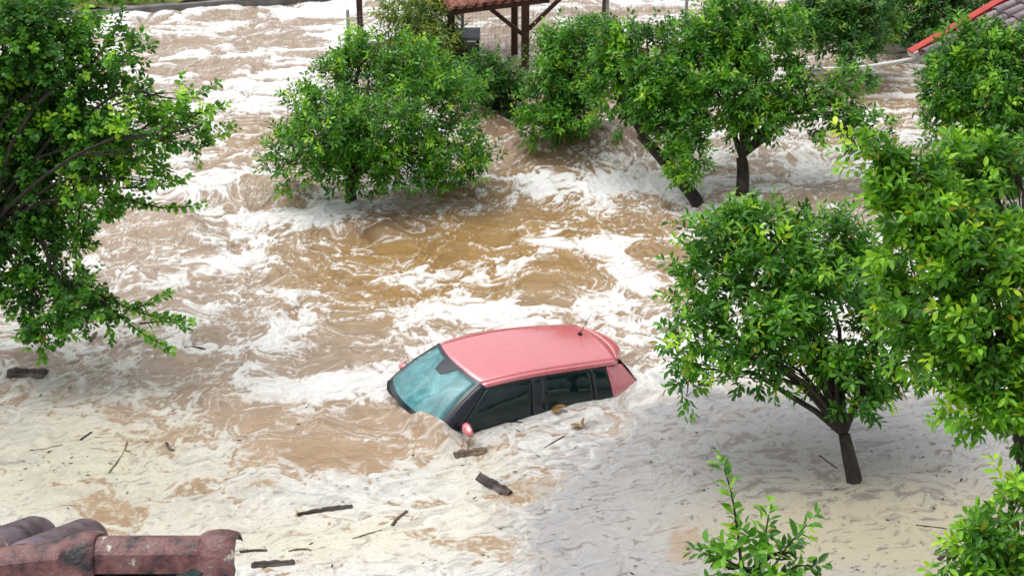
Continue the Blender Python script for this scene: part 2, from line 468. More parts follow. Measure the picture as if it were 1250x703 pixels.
# ------------------------------------------------------------------ trees and shrubs
def leaf_mat(name, rough=.33, trans=.28):
    m, t, b = new_mat(name); out = t.nodes['Material Output']
    a = N(t, 'ShaderNodeAttribute', attribute_name='tint')
    t.links.new(a.outputs['Color'], b.inputs['Base Color']); b.inputs['Roughness'].default_value = rough; b.inputs['Specular IOR Level'].default_value = .35
    tr = N(t, 'ShaderNodeBsdfTranslucent')
    mu = N(t, 'ShaderNodeMix', data_type='RGBA', blend_type='MULTIPLY'); mu.inputs[0].default_value = 1; mu.inputs[7].default_value = (1.5, 1.5, .45, 1)
    t.links.new(a.outputs['Color'], mu.inputs[6]); t.links.new(mu.outputs[2], tr.inputs['Color'])
    mx = N(t, 'ShaderNodeMixShader'); mx.inputs[0].default_value = trans
    t.links.new(b.outputs[0], mx.inputs[1]); t.links.new(tr.outputs[0], mx.inputs[2]); t.links.new(mx.outputs[0], out.inputs[0])
    return m
CITRUS = leaf_mat('citrus_leaf'); SOFT = leaf_mat('soft_leaf', .5, .3)
BARK = noisy_mat('wet_bark', [(.3, (.012, .009, .007)), (.55, (.035, .027, .02)), (.8, (.075, .06, .045))], 9, .8, .8, 22, stretch=(1, 1, .3), dist=.02)

def leaf_arrays(base, dirs, length, per, L, Wr, rs, pal, droop=.25, spread=.9, young=.25, cnoise=None, fold=.16):
    n = len(base); idx = np.repeat(np.arange(n), per); m = len(idx)
    k = np.tile(np.arange(per), n)
    tt = .12+.92*(k+rs.rand(m)*.8)/per
    d = dirs[idx]; ref = rs.randn(n, 3)[idx]
    u = np.cross(d, ref); u /= np.linalg.norm(u, axis=1, keepdims=True)+1e-9; v = np.cross(d, u)
    phi = k*2.4+rs.rand(m)*.8
    side = u*np.cos(phi)[:, None]+v*np.sin(phi)[:, None]
    ax = d*(.45+.5*(tt[:, None]))+side*spread+np.array([0, 0, -droop])+rs.randn(m, 3)*.15
    ax /= np.linalg.norm(ax, axis=1, keepdims=True)
    nn = np.array([0, 0, 1.0])+rs.randn(m, 3)*.42+d*.25
    wv = np.cross(ax, nn); wv /= np.linalg.norm(wv, axis=1, keepdims=True)+1e-9; nn = np.cross(wv, ax)
    p = base[idx]+d*(length[idx]*tt)[:, None]+side*.01
    l = L*1.22*(.65+.6*rs.rand(m))*(1-.25*tt); wd = l*Wr*(.85+.3*rs.rand(m))
    l = l[:, None]; wd = wd[:, None]
    cu = (.04+.14*rs.rand(m))[:, None]*l
    f = fold*wd
    V = np.stack([p, p+ax*l*.32+wv*wd*.46+nn*f, p+ax*l*.70+wv*wd*.40+nn*(f-cu*.4), p+ax*l-nn*cu, p+ax*l*.70-wv*wd*.40+nn*(f-cu*.4), p+ax*l*.32-wv*wd*.46+nn*f], 1)
    o = np.arange(m)[:, None]*6
    F = np.concatenate([o+np.array([[0, 1, 2, 3]]), o+np.array([[0, 3, 4, 5]])], 0)
    pal = np.array(pal)
    # palette: old dark, mid, young pale; each shoot has its age, each leaf a little of its own
    age = rs.rand(n)*.75+.0
    if cnoise is not None: age = age+cnoise*.45
    age = np.where(rs.rand(n) < young, age+.55, age)[idx]+rs.randn(m)*.13+.18*(tt-.5)
    age = np.clip(age, 0, 1.6)/1.6*(len(pal)-1.001); i0 = np.floor(age).astype(int); fr = (age-i0)[:, None]
    c = pal[i0]*(1-fr)+pal[i0+1]*fr
    c = c*(.85+.3*rs.rand(m))[:, None]
    yel = rs.rand(m) < .012
    c[yel] = np.array([.32, .26, .03])
    return V.reshape(-1, 3), F, np.repeat(c, 6, 0)

PAL_C = [(0.0304, 0.112, 0.0144), (0.0535, 0.1913, 0.0189), (0.1104, 0.3165, 0.0268), (0.2355, 0.4999, 0.0339), (0.4433, 0.6754, 0.045)]
PAL_D = [(0.0211, 0.0856, 0.0198), (0.0367, 0.1344, 0.0255), (0.0724, 0.2137, 0.0309), (0.1536, 0.3333, 0.036), (0.3224, 0.4824, 0.04)]
PAL_L = [(0.0424, 0.1449, 0.0144), (0.0833, 0.2407, 0.0189), (0.1715, 0.4115, 0.0268), (0.3379, 0.5999, 0.036), (0.6447, 0.7718, 0.05)]
PAL_G = [(0.053, 0.112, 0.0225), (0.1001, 0.1841, 0.033), (0.1905, 0.2849, 0.0515), (0.3276, 0.4166, 0.0742), (0.4836, 0.5146, 0.09)]

def plant(name, label, cat, group, base, Zd, lobes, trunk, seed, L=.095, Wr=.46, pal=PAL_C, mat=None, dens=1.0, per=11, slen=.26, young=.25,
          droop=.25, gap=.05, trunk_r=.11, limb_r=.045, ragged=.55, up=.45, twigs=9, squash=.9, wood=None):
    """lobes: (px, py, rx, ry, depth offset[, density]); trunk: list of (px,py,depth offset) from the base up, last one is the fork"""
    rs = np.random.RandomState(seed)
    root = empty(name, base, label, cat, group)
    B = np.array(base)
    tp = [np.array(base)+np.array([0, 0, -1.0])] + [np.array(base)] + [np.array(P3(q[0], q[1], Zd+q[2])) for q in trunk]
    tp = np.array(tp)
    # smooth the trunk polyline
    k = len(tp); s = np.linspace(0, k-1, 4*k); tp2 = np.stack([np.interp(s, np.arange(k), tp[:, c]) for c in range(3)], 1)
    ker = np.array([.25, .5, .25])
    for _ in range(2): tp2[1:-1] = ker[0]*tp2[:-2]+ker[1]*tp2[1:-1]+ker[2]*tp2[2:]
    paths = [(tp2-B, np.linspace(trunk_r*1.12, trunk_r*.72, len(tp2)))]
    fork = tp2[-1]; SB = []; SD = []; CN = []
    cen_all = np.mean([np.array(P3(l[0], l[1], Zd+l[4])) for l in lobes], 0)
    for li, lb in enumerate(lobes):
        c = np.array(P3(lb[0], lb[1], Zd+lb[4])); z = Zd+lb[4]; rx = lb[2]/FPX*z; rz = lb[3]/FPX*z; mg = .17*slen+.02; rx = max(.55*rx, rx-mg); rz = max(.55*rz, rz-mg); ry = (rx+rz)/2*squash
        dn = lb[5] if len(lb) > 5 else 1.0
        ra = np.array([rx, ry, rz])
        cp = curve_pts(fork, c, 7, .10, rs, .15); Ld = np.linalg.norm(c-fork)
        paths.append((cp-B, np.linspace(min(limb_r, .016+.022*Ld), .008, 7)))
        area = 4*math.pi*((rx*rz+rx*ry+ry*rz)/3)
        ns = max(6, int(area*dn*dens*74))
        q = rs.randn(ns, 3); q /= np.linalg.norm(q, axis=1, keepdims=True)
        rad = (.22+.78*rs.rand(ns)**.6)
        # ragged outline: the lobe swells and caves in
        ph = fbm(q[:, 0]*1.6+li*7.3+seed, q[:, 1]*1.6+q[:, 2]*1.9, 91, 3, .6)
        rad = rad*(1+ragged*ph*.55)
        rad = np.where(rs.rand(ns) < .05, rad*1.22, rad)   # a few shoots stick out
        pos = c+q*rad[:, None]*ra
        # clumps with gaps between them
        g = fbm(pos[:, 0]*2.3+seed*3.1, pos[:, 1]*2.3+pos[:, 2]*2.6, 95, 2, .5)+.5*fbm(pos[:, 2]*2.1+seed, pos[:, 0]*1.9-pos[:, 1], 97, 2, .5)
        keepm = g > gap-.22-.35*rs.rand(ns)
        pos = pos[keepm]; q = q[keepm]; g = g[keepm]
        dv = q*.75+np.array([0, 0, up])+rs.randn(len(pos), 3)*.42
        dv /= np.linalg.norm(dv, axis=1, keepdims=True)
        SB.append(pos); SD.append(dv); CN.append(g+(lb[6] if len(lb) > 6 else 0))
        for w_ in range(min(twigs, len(pos))):
            a = cp[rs.randint(3, 7)]; e = pos[rs.randint(len(pos))]
            paths.append((curve_pts(a, e, 5, .12, rs)-B, np.linspace(.009, .004, 5)))
    SB = np.concatenate(SB); SD = np.concatenate(SD); CN = np.concatenate(CN)
    V, F = tube_arrays(paths, 7, .10, seed)
    link('trunk', np_mesh('trunk', V, F, True), wood or BARK, root)
    V, F, C = leaf_arrays(SB-B, SD, slen*(.6+.7*rs.rand(len(SB))), per, L, Wr, rs, pal, droop, young=young, cnoise=CN)
    link('crown', np_mesh('crown', V, F, False, C), mat or CITRUS, root)
    return root
NLEAF = 0
GC = 'citrus trees standing in the flood water'
def gb(px, py): return tuple(PG(px, py, 0.0))

# citrus left of the pergola
plant('citrus_tree', 'broad citrus tree with low drooping crown left of the tiled pergola', 'tree', GC, gb(428, 250), 25.2,
      [(400,125,50,42,0),(362,190,40,44,0),(450,92,48,36,.5),(470,165,72,52,-.4),(530,125,62,48,.3),(545,195,56,32,-.2),(425,208,52,28,-.3),(590,196,20,18,0),(495,205,50,32,-.5),(548,105,34,24,.6),(400,165,50,45,-.6),(452,62,36,26,.5),(500,75,42,28,.5),(420,95,40,30,.3)],
      [(428,220,0)], 11, L=.085, dens=1.0, pal=PAL_C, trunk_r=.10, gap=.10)
# shrub climbing at the pergola
plant('climbing_shrub', 'grey green narrow-leaved climbing shrub hanging from the left corner of the pergola roof', 'shrub', None, tuple(PG(505,112)), 30.0,
      [(500,15,38,34,0),(530,30,34,40,.3),(515,60,40,28,-.2),(465,62,32,26,0,.6),(478,90,34,24,-.2,.6)], [(505,90,0)], 12, L=.11, Wr=.3, pal=PAL_G, mat=SOFT, dens=.9, droop=.6, up=.1, trunk_r=.05)
plant('citrus_tree', 'small dark citrus bush beneath the pergola, between the black cabinet and the double post', 'tree', GC, gb(608, 140), 28.6,
      [(602,90,26,26,0),(622,110,26,26,.2),(586,110,30,24,-.3),(615,128,30,18,0),(575,92,22,18,.3)], [(608,118,0)], 13, L=.095, pal=PAL_D, dens=1.0, trunk_r=.06)
plant('citrus_tree', 'dense citrus bush right of the double pergola post, leaves trailing into brown rapids', 'tree', GC, gb(682, 190), 27.2,
      [(702,66,42,40,0),(678,112,38,36,-.3),(706,118,36,44,0),(692,150,36,26,-.5),(654,150,24,24,-.2),(726,50,32,26,.3),(672,62,18,26,.2)], [(682,165,0)], 14, L=.095, gap=.10, pal=PAL_C, dens=1.1, trunk_r=.08)
plant('citrus_tree', 'citrus tree leaning left on a slanting dark trunk, middle of the upper row', 'tree', GC, gb(855, 250), 25.3,
      [(765,65,42,42,.5),(750,105,38,36,.5),(795,100,42,44,0),(830,150,40,36,-.2),(842,190,30,30,-.5),(815,120,36,34,-.3),(770,140,26,22,.2,.5),(790,55,30,30,.2)], [(832,222,0),(800,185,.1),(782,165,.2)], 15, L=.10, gap=.14, pal=PAL_C, dens=1.05, trunk_r=.11)
plant('citrus_tree', 'tall citrus tree with upright forked trunk and long right-hand branch, behind the leaning one', 'tree', GC, gb(905, 246), 25.6,
      [(875,50,56,46,.3),(928,62,50,48,0),(895,112,52,42,-.3),(850,82,40,40,.2),(958,112,40,36,0),(925,150,36,26,-.3),(945,18,42,26,.3),(1005,140,40,26,-.2,.7),(1058,152,32,26,-.3),(1042,98,26,22,.2,.6),(1025,118,28,20,0,.6),(885,15,30,22,.3)], [(907,205,0),(905,192,0)], 16, L=.10, gap=.16, pal=PAL_C, dens=1.0, trunk_r=.115)
# dark trees across the water, top right
plant('citrus_tree', 'dark rounded citrus tree at the top edge behind the white cable', 'tree', GC, gb(1035, 90), 30.5,
      [(1010,20,52,34,0),(1055,25,46,36,-.3),(1035,52,44,22,-.6),(990,40,24,24,0)], [(1035,60,0)], 17, L=.11, pal=PAL_D, dens=.95, trunk_r=.1, per=10)
plant('citrus_tree', 'dark citrus tree just beyond the red roof edge', 'tree', GC, gb(1125, 62), 31.8,
      [(1100,20,46,30,0),(1150,12,50,32,0),(1120,38,38,18,-.4),(1190,-5,46,30,.4),(1080,-8,60,30,.5)], [(1125,40,0)], 18, L=.11, pal=PAL_D, dens=.95, trunk_r=.1, per=10)
# right side
plant('citrus_tree', 'leafy citrus tree under the red-edged tiled roof at the right border', 'tree', GC, gb(1215, 262), 24.0,
      [(1190,62,44,36,0),(1236,72,40,42,.2),(1160,92,32,32,0),(1205,122,52,40,-.3),(1172,160,46,30,-.2),(1155,120,30,34,-.2),(1180,205,40,34,-.3),(1238,165,44,40,0),(1215,205,42,30,-.3),(1270,110,40,60,0)], [(1215,225,0)], 19, L=.10, gap=-.1, pal=PAL_C, dens=1.0, trunk_r=.1)
plant('citrus_tree', 'citrus tree with bare dark trunk and wide umbrella crown, right of the red car', 'tree', GC, gb(1044, 590), 18.3,
      [(893,292,52,42,.2),(868,345,48,42,0),(940,320,66,50,0),(852,412,40,44,-.2),(900,430,52,32,-.4),(1000,300,56,38,.3),(1000,362,54,46,-.2),(955,395,50,36,-.4),(1052,330,46,42,.3),(1085,395,48,52,0),(1045,470,44,40,-.2,.8),(1012,440,30,30,-.3,.7),(836,462,18,28,-.2,.7),(925,270,46,22,.3),(1110,440,40,34,.1),(1045,488,32,26,-.2),(1012,470,24,26,-.2),(1078,450,34,32,.1),(988,425,34,30,.1),(952,440,40,24,-.2),(915,458,28,18,-.3)],
      [(1036,555,0),(1030,530,0)], 20, L=.105, Wr=.42, pal=PAL_C, dens=.95, trunk_r=.095, limb_r=.038)
plant('citrus_tree', 'large bright citrus tree filling the right border, nearest of the big crowns', 'tree', GC, (4.35, 10.2, 0.0), 13.4,
      [(1098,232,40,34,.2),(1062,190,30,24,.2),(1120,265,40,34,.2),(1085,255,34,30,.1),(1095,340,34,34,.3),(1100,395,34,32,.3),(1120,425,34,30,.1),(1170,205,46,34,.5),(1225,205,40,40,.5),(1145,225,36,30,.3),(1150,262,52,42,0),(1110,302,46,36,0),(1205,250,46,40,.3),(1180,330,60,46,-.2),(1236,310,44,50,0),(1128,372,46,40,-.1),(1200,400,58,46,-.3),(1152,440,46,38,-.2),(1222,462,50,42,-.2),(1192,500,46,26,-.3),(1244,520,30,36,-.1),(1088,205,28,24,.1),(1285,400,50,90,0)],
      [(1262,640,0),(1246,545,0),(1238,470,0)], 21, L=.092, Wr=.46, pal=PAL_L, dens=1.5, young=.20, trunk_r=.075, limb_r=.022, slen=.2, per=11, gap=.06)
plant('citrus_tree', 'glossy citrus top in the lower right corner, beneath the large bright tree', 'tree', GC, (3.75, 8.9, 0.0), 11.0,
      [(1238,608,24,28,.1),(1208,655,42,28,0),(1245,665,42,46,0),(1185,675,26,18,-.1),(1230,740,80,60,0)], [(1250,820,0),(1232,735,0)], 22, L=.09, Wr=.42, pal=PAL_L, dens=2.6, young=.22, gap=-.1, trunk_r=.06, limb_r=.03, slen=.2)
plant('lemon_sapling', 'young citrus with one tall upright leading shoot at the bottom edge', 'sapling', None, (1.38, 8.6, 0.0), 10.6,
      [(925,674,32,28,0),(888,694,20,16,0,.8),(964,674,18,24,0,.8),(930,740,60,45,0)], [(925,840,0),(922,700,0)], 23, L=.088, Wr=.46, pal=PAL_C, dens=2.0, young=.3, trunk_r=.035, limb_r=.02, slen=.22, per=9, ragged=.3, twigs=5)
def add_shoots(root, shoots, Zd, seed, L, Wr, pal, mat, per=6):
    """long leading shoots that stick out of a crown: list of [(px,py),...] joined to the plant's crown and trunk meshes"""
    rs = np.random.RandomState(seed); B = np.array(root.location); paths = []; SB = []; SD = []; SL = []
    for sh in shoots:
        pts = np.array([np.array(P3(q[0], q[1], Zd+(q[2] if len(q) > 2 else 0))) for q in sh])
        k = len(pts); s = np.linspace(0, k-1, 4*k); pp = np.stack([np.interp(s, np.arange(k), pts[:, c]) for c in range(3)], 1)
        pp[1:-1] = .25*pp[:-2]+.5*pp[1:-1]+.25*pp[2:]
        Lt = np.linalg.norm(np.diff(pp, axis=0), axis=1).sum()
        paths.append((pp-B, np.linspace(.006+.008*Lt, .004, len(pp))))
        n = max(4, int(Lt/.075)); tt = np.linspace(.12, .98, n); ix = tt*(len(pp)-1)
        pos = np.stack([np.interp(ix, np.arange(len(pp)), pp[:, c]) for c in range(3)], 1); tg = np.gradient(pos, axis=0); tg /= np.linalg.norm(tg, axis=1, keepdims=True)
        SB.append(pos); SD.append(tg); SL.append(np.full(n, .15))
    SB = np.concatenate(SB); SD = np.concatenate(SD); SL = np.concatenate(SL)
    V, F, C = leaf_arrays(SB-B, SD, SL*.7, per, L, Wr, rs, pal, .1, .9, .6)
    TV, TF = tube_arrays(paths, 6, .05, seed)
    for ch in root.children:
        me = ch.data; kind = ch.name.split('.')[0]
        nv = len(me.vertices); ov = np.empty(nv*3, np.float32); me.vertices.foreach_get('co', ov)
        of = np.empty(len(me.loops), np.int32); me.loops.foreach_get('vertex_index', of)
        if kind == 'crown':
            oc = np.empty(nv*4, np.float32); me.color_attributes['tint'].data.foreach_get('color', oc)
            nm = np_mesh('crown', np.concatenate([ov.reshape(-1, 3), V]), np.concatenate([of.reshape(-1, 4), F+nv]), False, np.concatenate([oc.reshape(-1, 4)[:, :3], C]))
        else:
            nm = np_mesh('trunk', np.concatenate([ov.reshape(-1, 3), TV]), np.concatenate([of.reshape(-1, 4), TF+nv]), True)
        nm.materials.append(me.materials[0]); ch.data = nm
sap = bpy.data.objects['lemon_sapling']
add_shoots(sap, [[(905,690),(900,645),(893,600),(884,572)],[(945,690),(962,665),(985,640)],[(900,690),(880,680),(858,675)],[(925,690),(935,650),(938,628)],[(950,700),(975,690),(992,690)]], 10.55, 3, .085, .46, PAL_C, CITRUS, 5)
lt = plant('orchard_tree', 'big dark open-branched tree at the left border, long boughs drooping to the water', 'tree', None, gb(-60, 470), 20.0,
      [(15,60,66,56,0,1.2,-.7),(85,95,52,46,0,1,-.5),(25,150,70,60,.3,1.2,-.7),(100,180,66,50,0,1,-.2),(30,225,70,50,.2,1.2,-.7),(170,165,48,40,-.3,.7,.4),(225,160,36,30,-.5,.5,.2),(150,75,34,40,0,.45,0),(60,25,60,26,.2,.8,0),(205,120,26,22,-.3,.4,0),(120,245,44,26,-.2,.7,.3),(180,222,40,20,-.4,.55,.5),
       (25,290,56,34,.1,.9,-.4),(40,350,48,30,0,.9,-.5),(95,372,46,30,-.2,.9,-.4),(60,398,36,20,-.2,.8,-.3),(85,305,26,34,0,.6,-.3),(-60,120,80,110,0),(-60,300,60,80,0)],
      [(-40,380,0),(-20,290,0)], 24, L=.075, Wr=.8, pal=PAL_C, mat=SOFT, dens=1.4, gap=.17, per=12, slen=.25, droop=.35, young=.25, ragged=.6, trunk_r=.11, limb_r=.032, twigs=8)
add_shoots(lt, [[(150,190),(195,170),(240,180),(285,158,-.3)],[(170,160),(215,130),(262,105,-.3)],[(200,170),(240,140),(272,128,-.3)],[(110,80),(135,50),(150,20),(148,2)],[(135,80),(160,60),(172,42)],[(140,240),(200,255),(245,250,-.3)],[(150,230),(190,228),(228,218,-.3)],
      [(80,340),(130,365),(180,385),(232,392,-.3)],[(120,365),(170,405),(205,425,-.3)],[(150,380),(185,370),(205,358,-.3)],[(60,380),(55,410),(52,432)],[(98,250),(92,310),(97,365)],[(20,30),(40,10),(62,-6)],[(110,200),(150,250),(140,262)],[(100,370),(130,390),(135,412)],[(170,395),(205,392),(225,398)]], 19.8, 5, .07, .78, PAL_C, SOFT, 5)

# ------------------------------------------------------------------ the flooded car
def paint(name, base, rough=.28, silt=True):
    m, t, b = new_mat(name)
    tc = N(t, 'ShaderNodeTexCoord')
    n = N(t, 'ShaderNodeTexNoise', Scale=7, Detail=7, Roughness=.7); t.links.new(tc.outputs['Object'], n.inputs['Vector'])
    r = ramp(t, [(.25, [c*.86 for c in base]), (.7, base), (.85, [min(1, c*1.1+.02) for c in base])]); t.links.new(n.outputs[0], r.inputs[0])
    # drying water spots and bits of leaf grit
    v = N(t, 'ShaderNodeTexNoise', Scale=26, Detail=6, Roughness=.75); t.links.new(tc.outputs['Object'], v.inputs['Vector'])
    sp = ramp(t, [(.70, (0, 0, 0)), (.78, (1, 1, 1))]); t.links.new(v.outputs[0], sp.inputs[0])
    mx = N(t, 'ShaderNodeMix', data_type='RGBA'); mx.inputs[7].default_value = (base[0]*.35, base[1]*.8, base[2]*.8, 1)
    t.links.new(sp.outputs[0], mx.inputs[0]); t.links.new(r.outputs[0], mx.inputs[6])
    # silt left on the panels just above the water
    sx = N(t, 'ShaderNodeSeparateXYZ'); t.links.new(tc.outputs['Object'], sx.inputs[0])
    ad = N(t, 'ShaderNodeMath', operation='MULTIPLY_ADD'); ad.inputs[1].default_value = .35; t.links.new(n.outputs[0], ad.inputs[0]); t.links.new(sx.outputs['Z'], ad.inputs[2])
    mm = N(t, 'ShaderNodeMapRange'); mm.inputs[1].default_value = 1.32; mm.inputs[2].default_value = 1.14; mm.inputs[4].default_value = .6 if silt else 0; t.links.new(ad.outputs[0], mm.inputs[0])
    md = N(t, 'ShaderNodeMix', data_type='RGBA'); md.inputs[7].default_value = (.30, .19, .12, 1); t.links.new(mm.outputs[0], md.inputs[0]); t.links.new(mx.outputs[2], md.inputs[6]); t.links.new(md.outputs[2], b.inputs['Base Color'])
    rr = N(t, 'ShaderNodeMapRange'); rr.inputs[1].default_value = .3; rr.inputs[2].default_value = .75; rr.inputs[3].default_value = rough*.6; rr.inputs[4].default_value = rough*1.4
    t.links.new(n.outputs[0], rr.inputs[0]); t.links.new(rr.outputs[0], b.inputs['Roughness'])
    b.inputs['IOR'].default_value = 1.5
    b.inputs['Coat Weight'].default_value = 1.0; b.inputs['Coat Roughness'].default_value = .16; b.inputs['Coat IOR'].default_value = 2.1
    return m
RED = paint('wet_red_paint', (.66, .135, .16))
RED2 = paint('mirror_red_paint', (.66, .135, .16), silt=False)
BLK, t, b = new_mat('black_trim'); b.inputs['Base Color'].default_value = (.010, .014, .022, 1); b.inputs['Roughness'].default_value = .22
tc = N(t, 'ShaderNodeTexCoord'); n = N(t, 'ShaderNodeTexNoise', Scale=60, Detail=3); t.links.new(tc.outputs['Object'], n.inputs['Vector']); r = ramp(t, [(.68, (.010, .016, .026)), (.76, (.16, .18, .2))]); t.links.new(n.outputs[0], r.inputs[0]); t.links.new(r.outputs[0], b.inputs['Base Color'])
RUB = noisy_mat('rubber', [(.3, (.008, .008, .009)), (.7, (.02, .02, .022))], 20, .6, .1)
TRIM = noisy_mat('cabin_fabric', [(.3, (.018, .02, .022)), (.7, (.04, .043, .045))], 30, .9, .2)
def glass(name, tint, film, filmw, ior, rough=.02, wob=.15):
    m, t, b = new_mat(name); out = t.nodes['Material Output']; t.nodes.remove(b)
    tr = N(t, 'ShaderNodeBsdfTransparent', Color=(*tint, 1)); gl = N(t, 'ShaderNodeBsdfGlossy', Roughness=rough); df = N(t, 'ShaderNodeBsdfDiffuse')
    tc = N(t, 'ShaderNodeTexCoord'); mp = N(t, 'ShaderNodeMapping'); mp.inputs['Scale'].default_value = (1.2, 2.4, 2.4); mp.inputs['Rotation'].default_value = (0, 0, .5); t.links.new(tc.outputs['Object'], mp.inputs[0])
    n = N(t, 'ShaderNodeTexNoise', Scale=2.2, Detail=6, Roughness=.62, Distortion=1.2); t.links.new(mp.outputs[0], n.inputs['Vector'])
    rc = ramp(t, [(.25, [c*.75 for c in film]), (.5, film), (.75, [min(1, c*1.25+.03) for c in film])]); t.links.new(n.outputs[0], rc.inputs[0]); t.links.new(rc.outputs[0], df.inputs['Color'])
    rw = ramp(t, [(.30, [filmw*.7]*3), (.65, [filmw]*3)]); t.links.new(n.outputs[0], rw.inputs[0])
    m1 = N(t, 'ShaderNodeMixShader'); t.links.new(rw.outputs[0], m1.inputs[0]); t.links.new(tr.outputs[0], m1.inputs[1]); t.links.new(df.outputs[0], m1.inputs[2])
    bp = N(t, 'ShaderNodeBump', Strength=wob, Distance=.03); n3 = N(t, 'ShaderNodeTexNoise', Scale=5, Detail=3); t.links.new(tc.outputs['Object'], n3.inputs['Vector']); t.links.new(n3.outputs[0], bp.inputs['Height'])
    fr = N(t, 'ShaderNodeFresnel', IOR=ior); t.links.new(bp.outputs[0], fr.inputs['Normal']); t.links.new(bp.outputs[0], gl.inputs['Normal'])
    m2 = N(t, 'ShaderNodeMixShader'); t.links.new(fr.outputs[0], m2.inputs[0]); t.links.new(m1.outputs[0], m2.inputs[1]); t.links.new(gl.outputs[0], m2.inputs[2]); t.links.new(m2.outputs[0], out.inputs[0])
    return m
WSG = glass('wet_windscreen', (.30, .55, .56), (.13, .36, .39), .80, 1.5, .06, .25)
SDG = glass('tinted_side_glass', (.16, .34, .30), (.02, .06, .06), .35, 1.5, .02, .08)

CAR = empty('car', (-.3897, 17.3686, -.9467), 'red hatchback sunk to its windows in the brown flood, roof and windscreen showing', 'car', None, (-.00464, -.0984, 3.63422))
def lerp(a, b, u): return a+(b-a)*u
NU, NV = 16, 12
def grid_mesh(name, fn, nu, nv, thick=0.0, mat=None, smooth=True):
    V = [fn(i/nu, j/nv) for j in range(nv+1) for i in range(nu+1)]
    F = [(j*(nu+1)+i, j*(nu+1)+i+1, (j+1)*(nu+1)+i+1, (j+1)*(nu+1)+i) for j in range(nv) for i in range(nu)]
    bm = bmesh.new(); vs = [bm.verts.new(v) for v in V]
    for f in F: bm.faces.new([vs[k] for k in f])
    bmesh.ops.recalc_face_normals(bm, faces=bm.faces)
    if thick:
        c = Vector((-.4, 0, .9)); bm.normal_update(); f0 = bm.faces[len(bm.faces)//2]
        if f0.normal.dot(f0.calc_center_median()-c) < 0: bmesh.ops.reverse_faces(bm, faces=bm.faces)
        bm.normal_update()
        old = list(bm.verts); nrm = {v: v.normal.copy() for v in old}
        r = bmesh.ops.extrude_face_region(bm, geom=list(bm.faces))
        nv_ = [g for g in r['geom'] if isinstance(g, bmesh.types.BMVert)]
        for v in nv_: v.co += v.normal*0  # lid keeps the outer surface
        for v in old:
            v.co -= nrm[v]*thick
    me = bm_mesh(name, bm, smooth); return me
# key curves in car space (x forward, y left, z up)
def ws_bot(s): return Vector((1.17-.19*abs(s)**2.2, .70*s, .97+.02*(1-s*s)))
def ws_top(s): return Vector((.50-.085*abs(s)**2.0, .545*s, 1.452-.024*s*s))
def roof_end(s): return Vector((-1.57+.085*s*s, .50*s, 1.462-.022*abs(s)**2.2))
def roof_z(u): return 1.452+.062*math.sin(math.pi*min(1, u*1.02)**.85)*(1-.25*u)+.010*u
def roof_hw(u): return lerp(.545, .505, u)+.045*math.sin(math.pi*u)**.8
def roof_pt(u, v):
    s = 2*v-1; x = lerp(ws_top(s).x, roof_end(s).x, u); z = roof_z(u)-.026*abs(s)**2.4
    return Vector((x, roof_hw(u)*s, z))
body_parts = []
o = link('roof', grid_mesh('roof', lambda u, v: roof_pt(u, v), 28, 20, .025), RED, CAR)
# cant rails: the roof turning over into the side, body colour
for s in (1, -1):
    def rail(u, v, s=s):
        p = roof_pt(u, (s+1)/2); q = Vector((p.x-.0*v, p.y+s*.055, p.z-.052))
        m_ = p.lerp(q, v); m_ += Vector((0, s*.016, .016))*math.sin(math.pi*v); return m_
    link('roof_rail', grid_mesh('roof_rail', rail, 28, 5, .012), RED, o)
def side_top(x, s):
    u = max(0, min(1, (ws_top(1).x-x)/(ws_top(1).x-roof_end(1).x)))
    p = roof_pt(u, (s+1)/2); return Vector((x, p.y+s*.054, p.z-.054))
def side_bot(x, s): return Vector((x, s*(.752-.03*max(0, (x-.2))**2-.03*max(0, -x-1.1)**2), .90+.02*max(0, -x)))
def side_pane(xt0, xt1, xb0, xb1, s, inset=0.0):
    def f(u, v):
        a = side_top(lerp(xt0, xt1, u), s); c = side_bot(lerp(xb0, xb1, u), s)
        p = a.lerp(c, v); p += Vector((0, s*(.022*math.sin(math.pi*v)-inset), 0)); return p
    return f
# windscreen with its black border and sensor housing
def ws_pt(u, v, k=1.0):
    s = (2*v-1)*k; p = ws_top(s).lerp(ws_bot(s), u); p += Vector((.03, 0, .045))*math.sin(math.pi*u)*(1-.3*s*s); return p
ws = link('windscreen', grid_mesh('windscreen', lambda u, v: ws_pt(lerp(.045, .96, u), v, .935), 16, 16, .006), WSG, CAR)
def border(f): return link('windscreen_border', grid_mesh('windscreen_border', f, 16, 3, .012), BLK, ws)
bm = bmesh.new()
def strip(bm, f, n, k):
    vs = [[bm.verts.new(f(i/n, j/k)) for i in range(n+1)] for j in range(k+1)]
    for j in range(k):
        for i in range(n): bm.faces.new((vs[j][i], vs[j][i+1], vs[j+1][i+1], vs[j+1][i]))
strip(bm, lambda u, v: ws_pt(lerp(-.004, .05, v), u, .985)+Vector((0, 0, .003)), 16, 2)
strip(bm, lambda u, v: ws_pt(lerp(.93, 1.0, v), u, 1.0)+Vector((0, 0, .003)), 16, 2)
for q in ((.93, 1.0), (-1.0, -.93)):
    def g(u, v, q=q):
        s = lerp(q[0], q[1], v); return ws_pt(u, (s+1)/2)+Vector((0, 0, .003))
    strip(bm, g, 16, 2)
link('windscreen_border', bm_mesh('windscreen_border', bm, True), BLK, ws)
bm = bmesh.new(); strip(bm, lambda u, v: ws_pt(lerp(.02, .27, v), .5+(u-.5)*lerp(.30, .13, v**1.4), 1)+Vector((.003, 0, .005)), 8, 6)
link('mirror_shade_band', bm_mesh('mirror_shade_band', bm, True), BLK, ws)
box_obj('rear_view_mirror', (.60, 0, 1.315), (.05, .22, .07), BLK, CAR, .02)
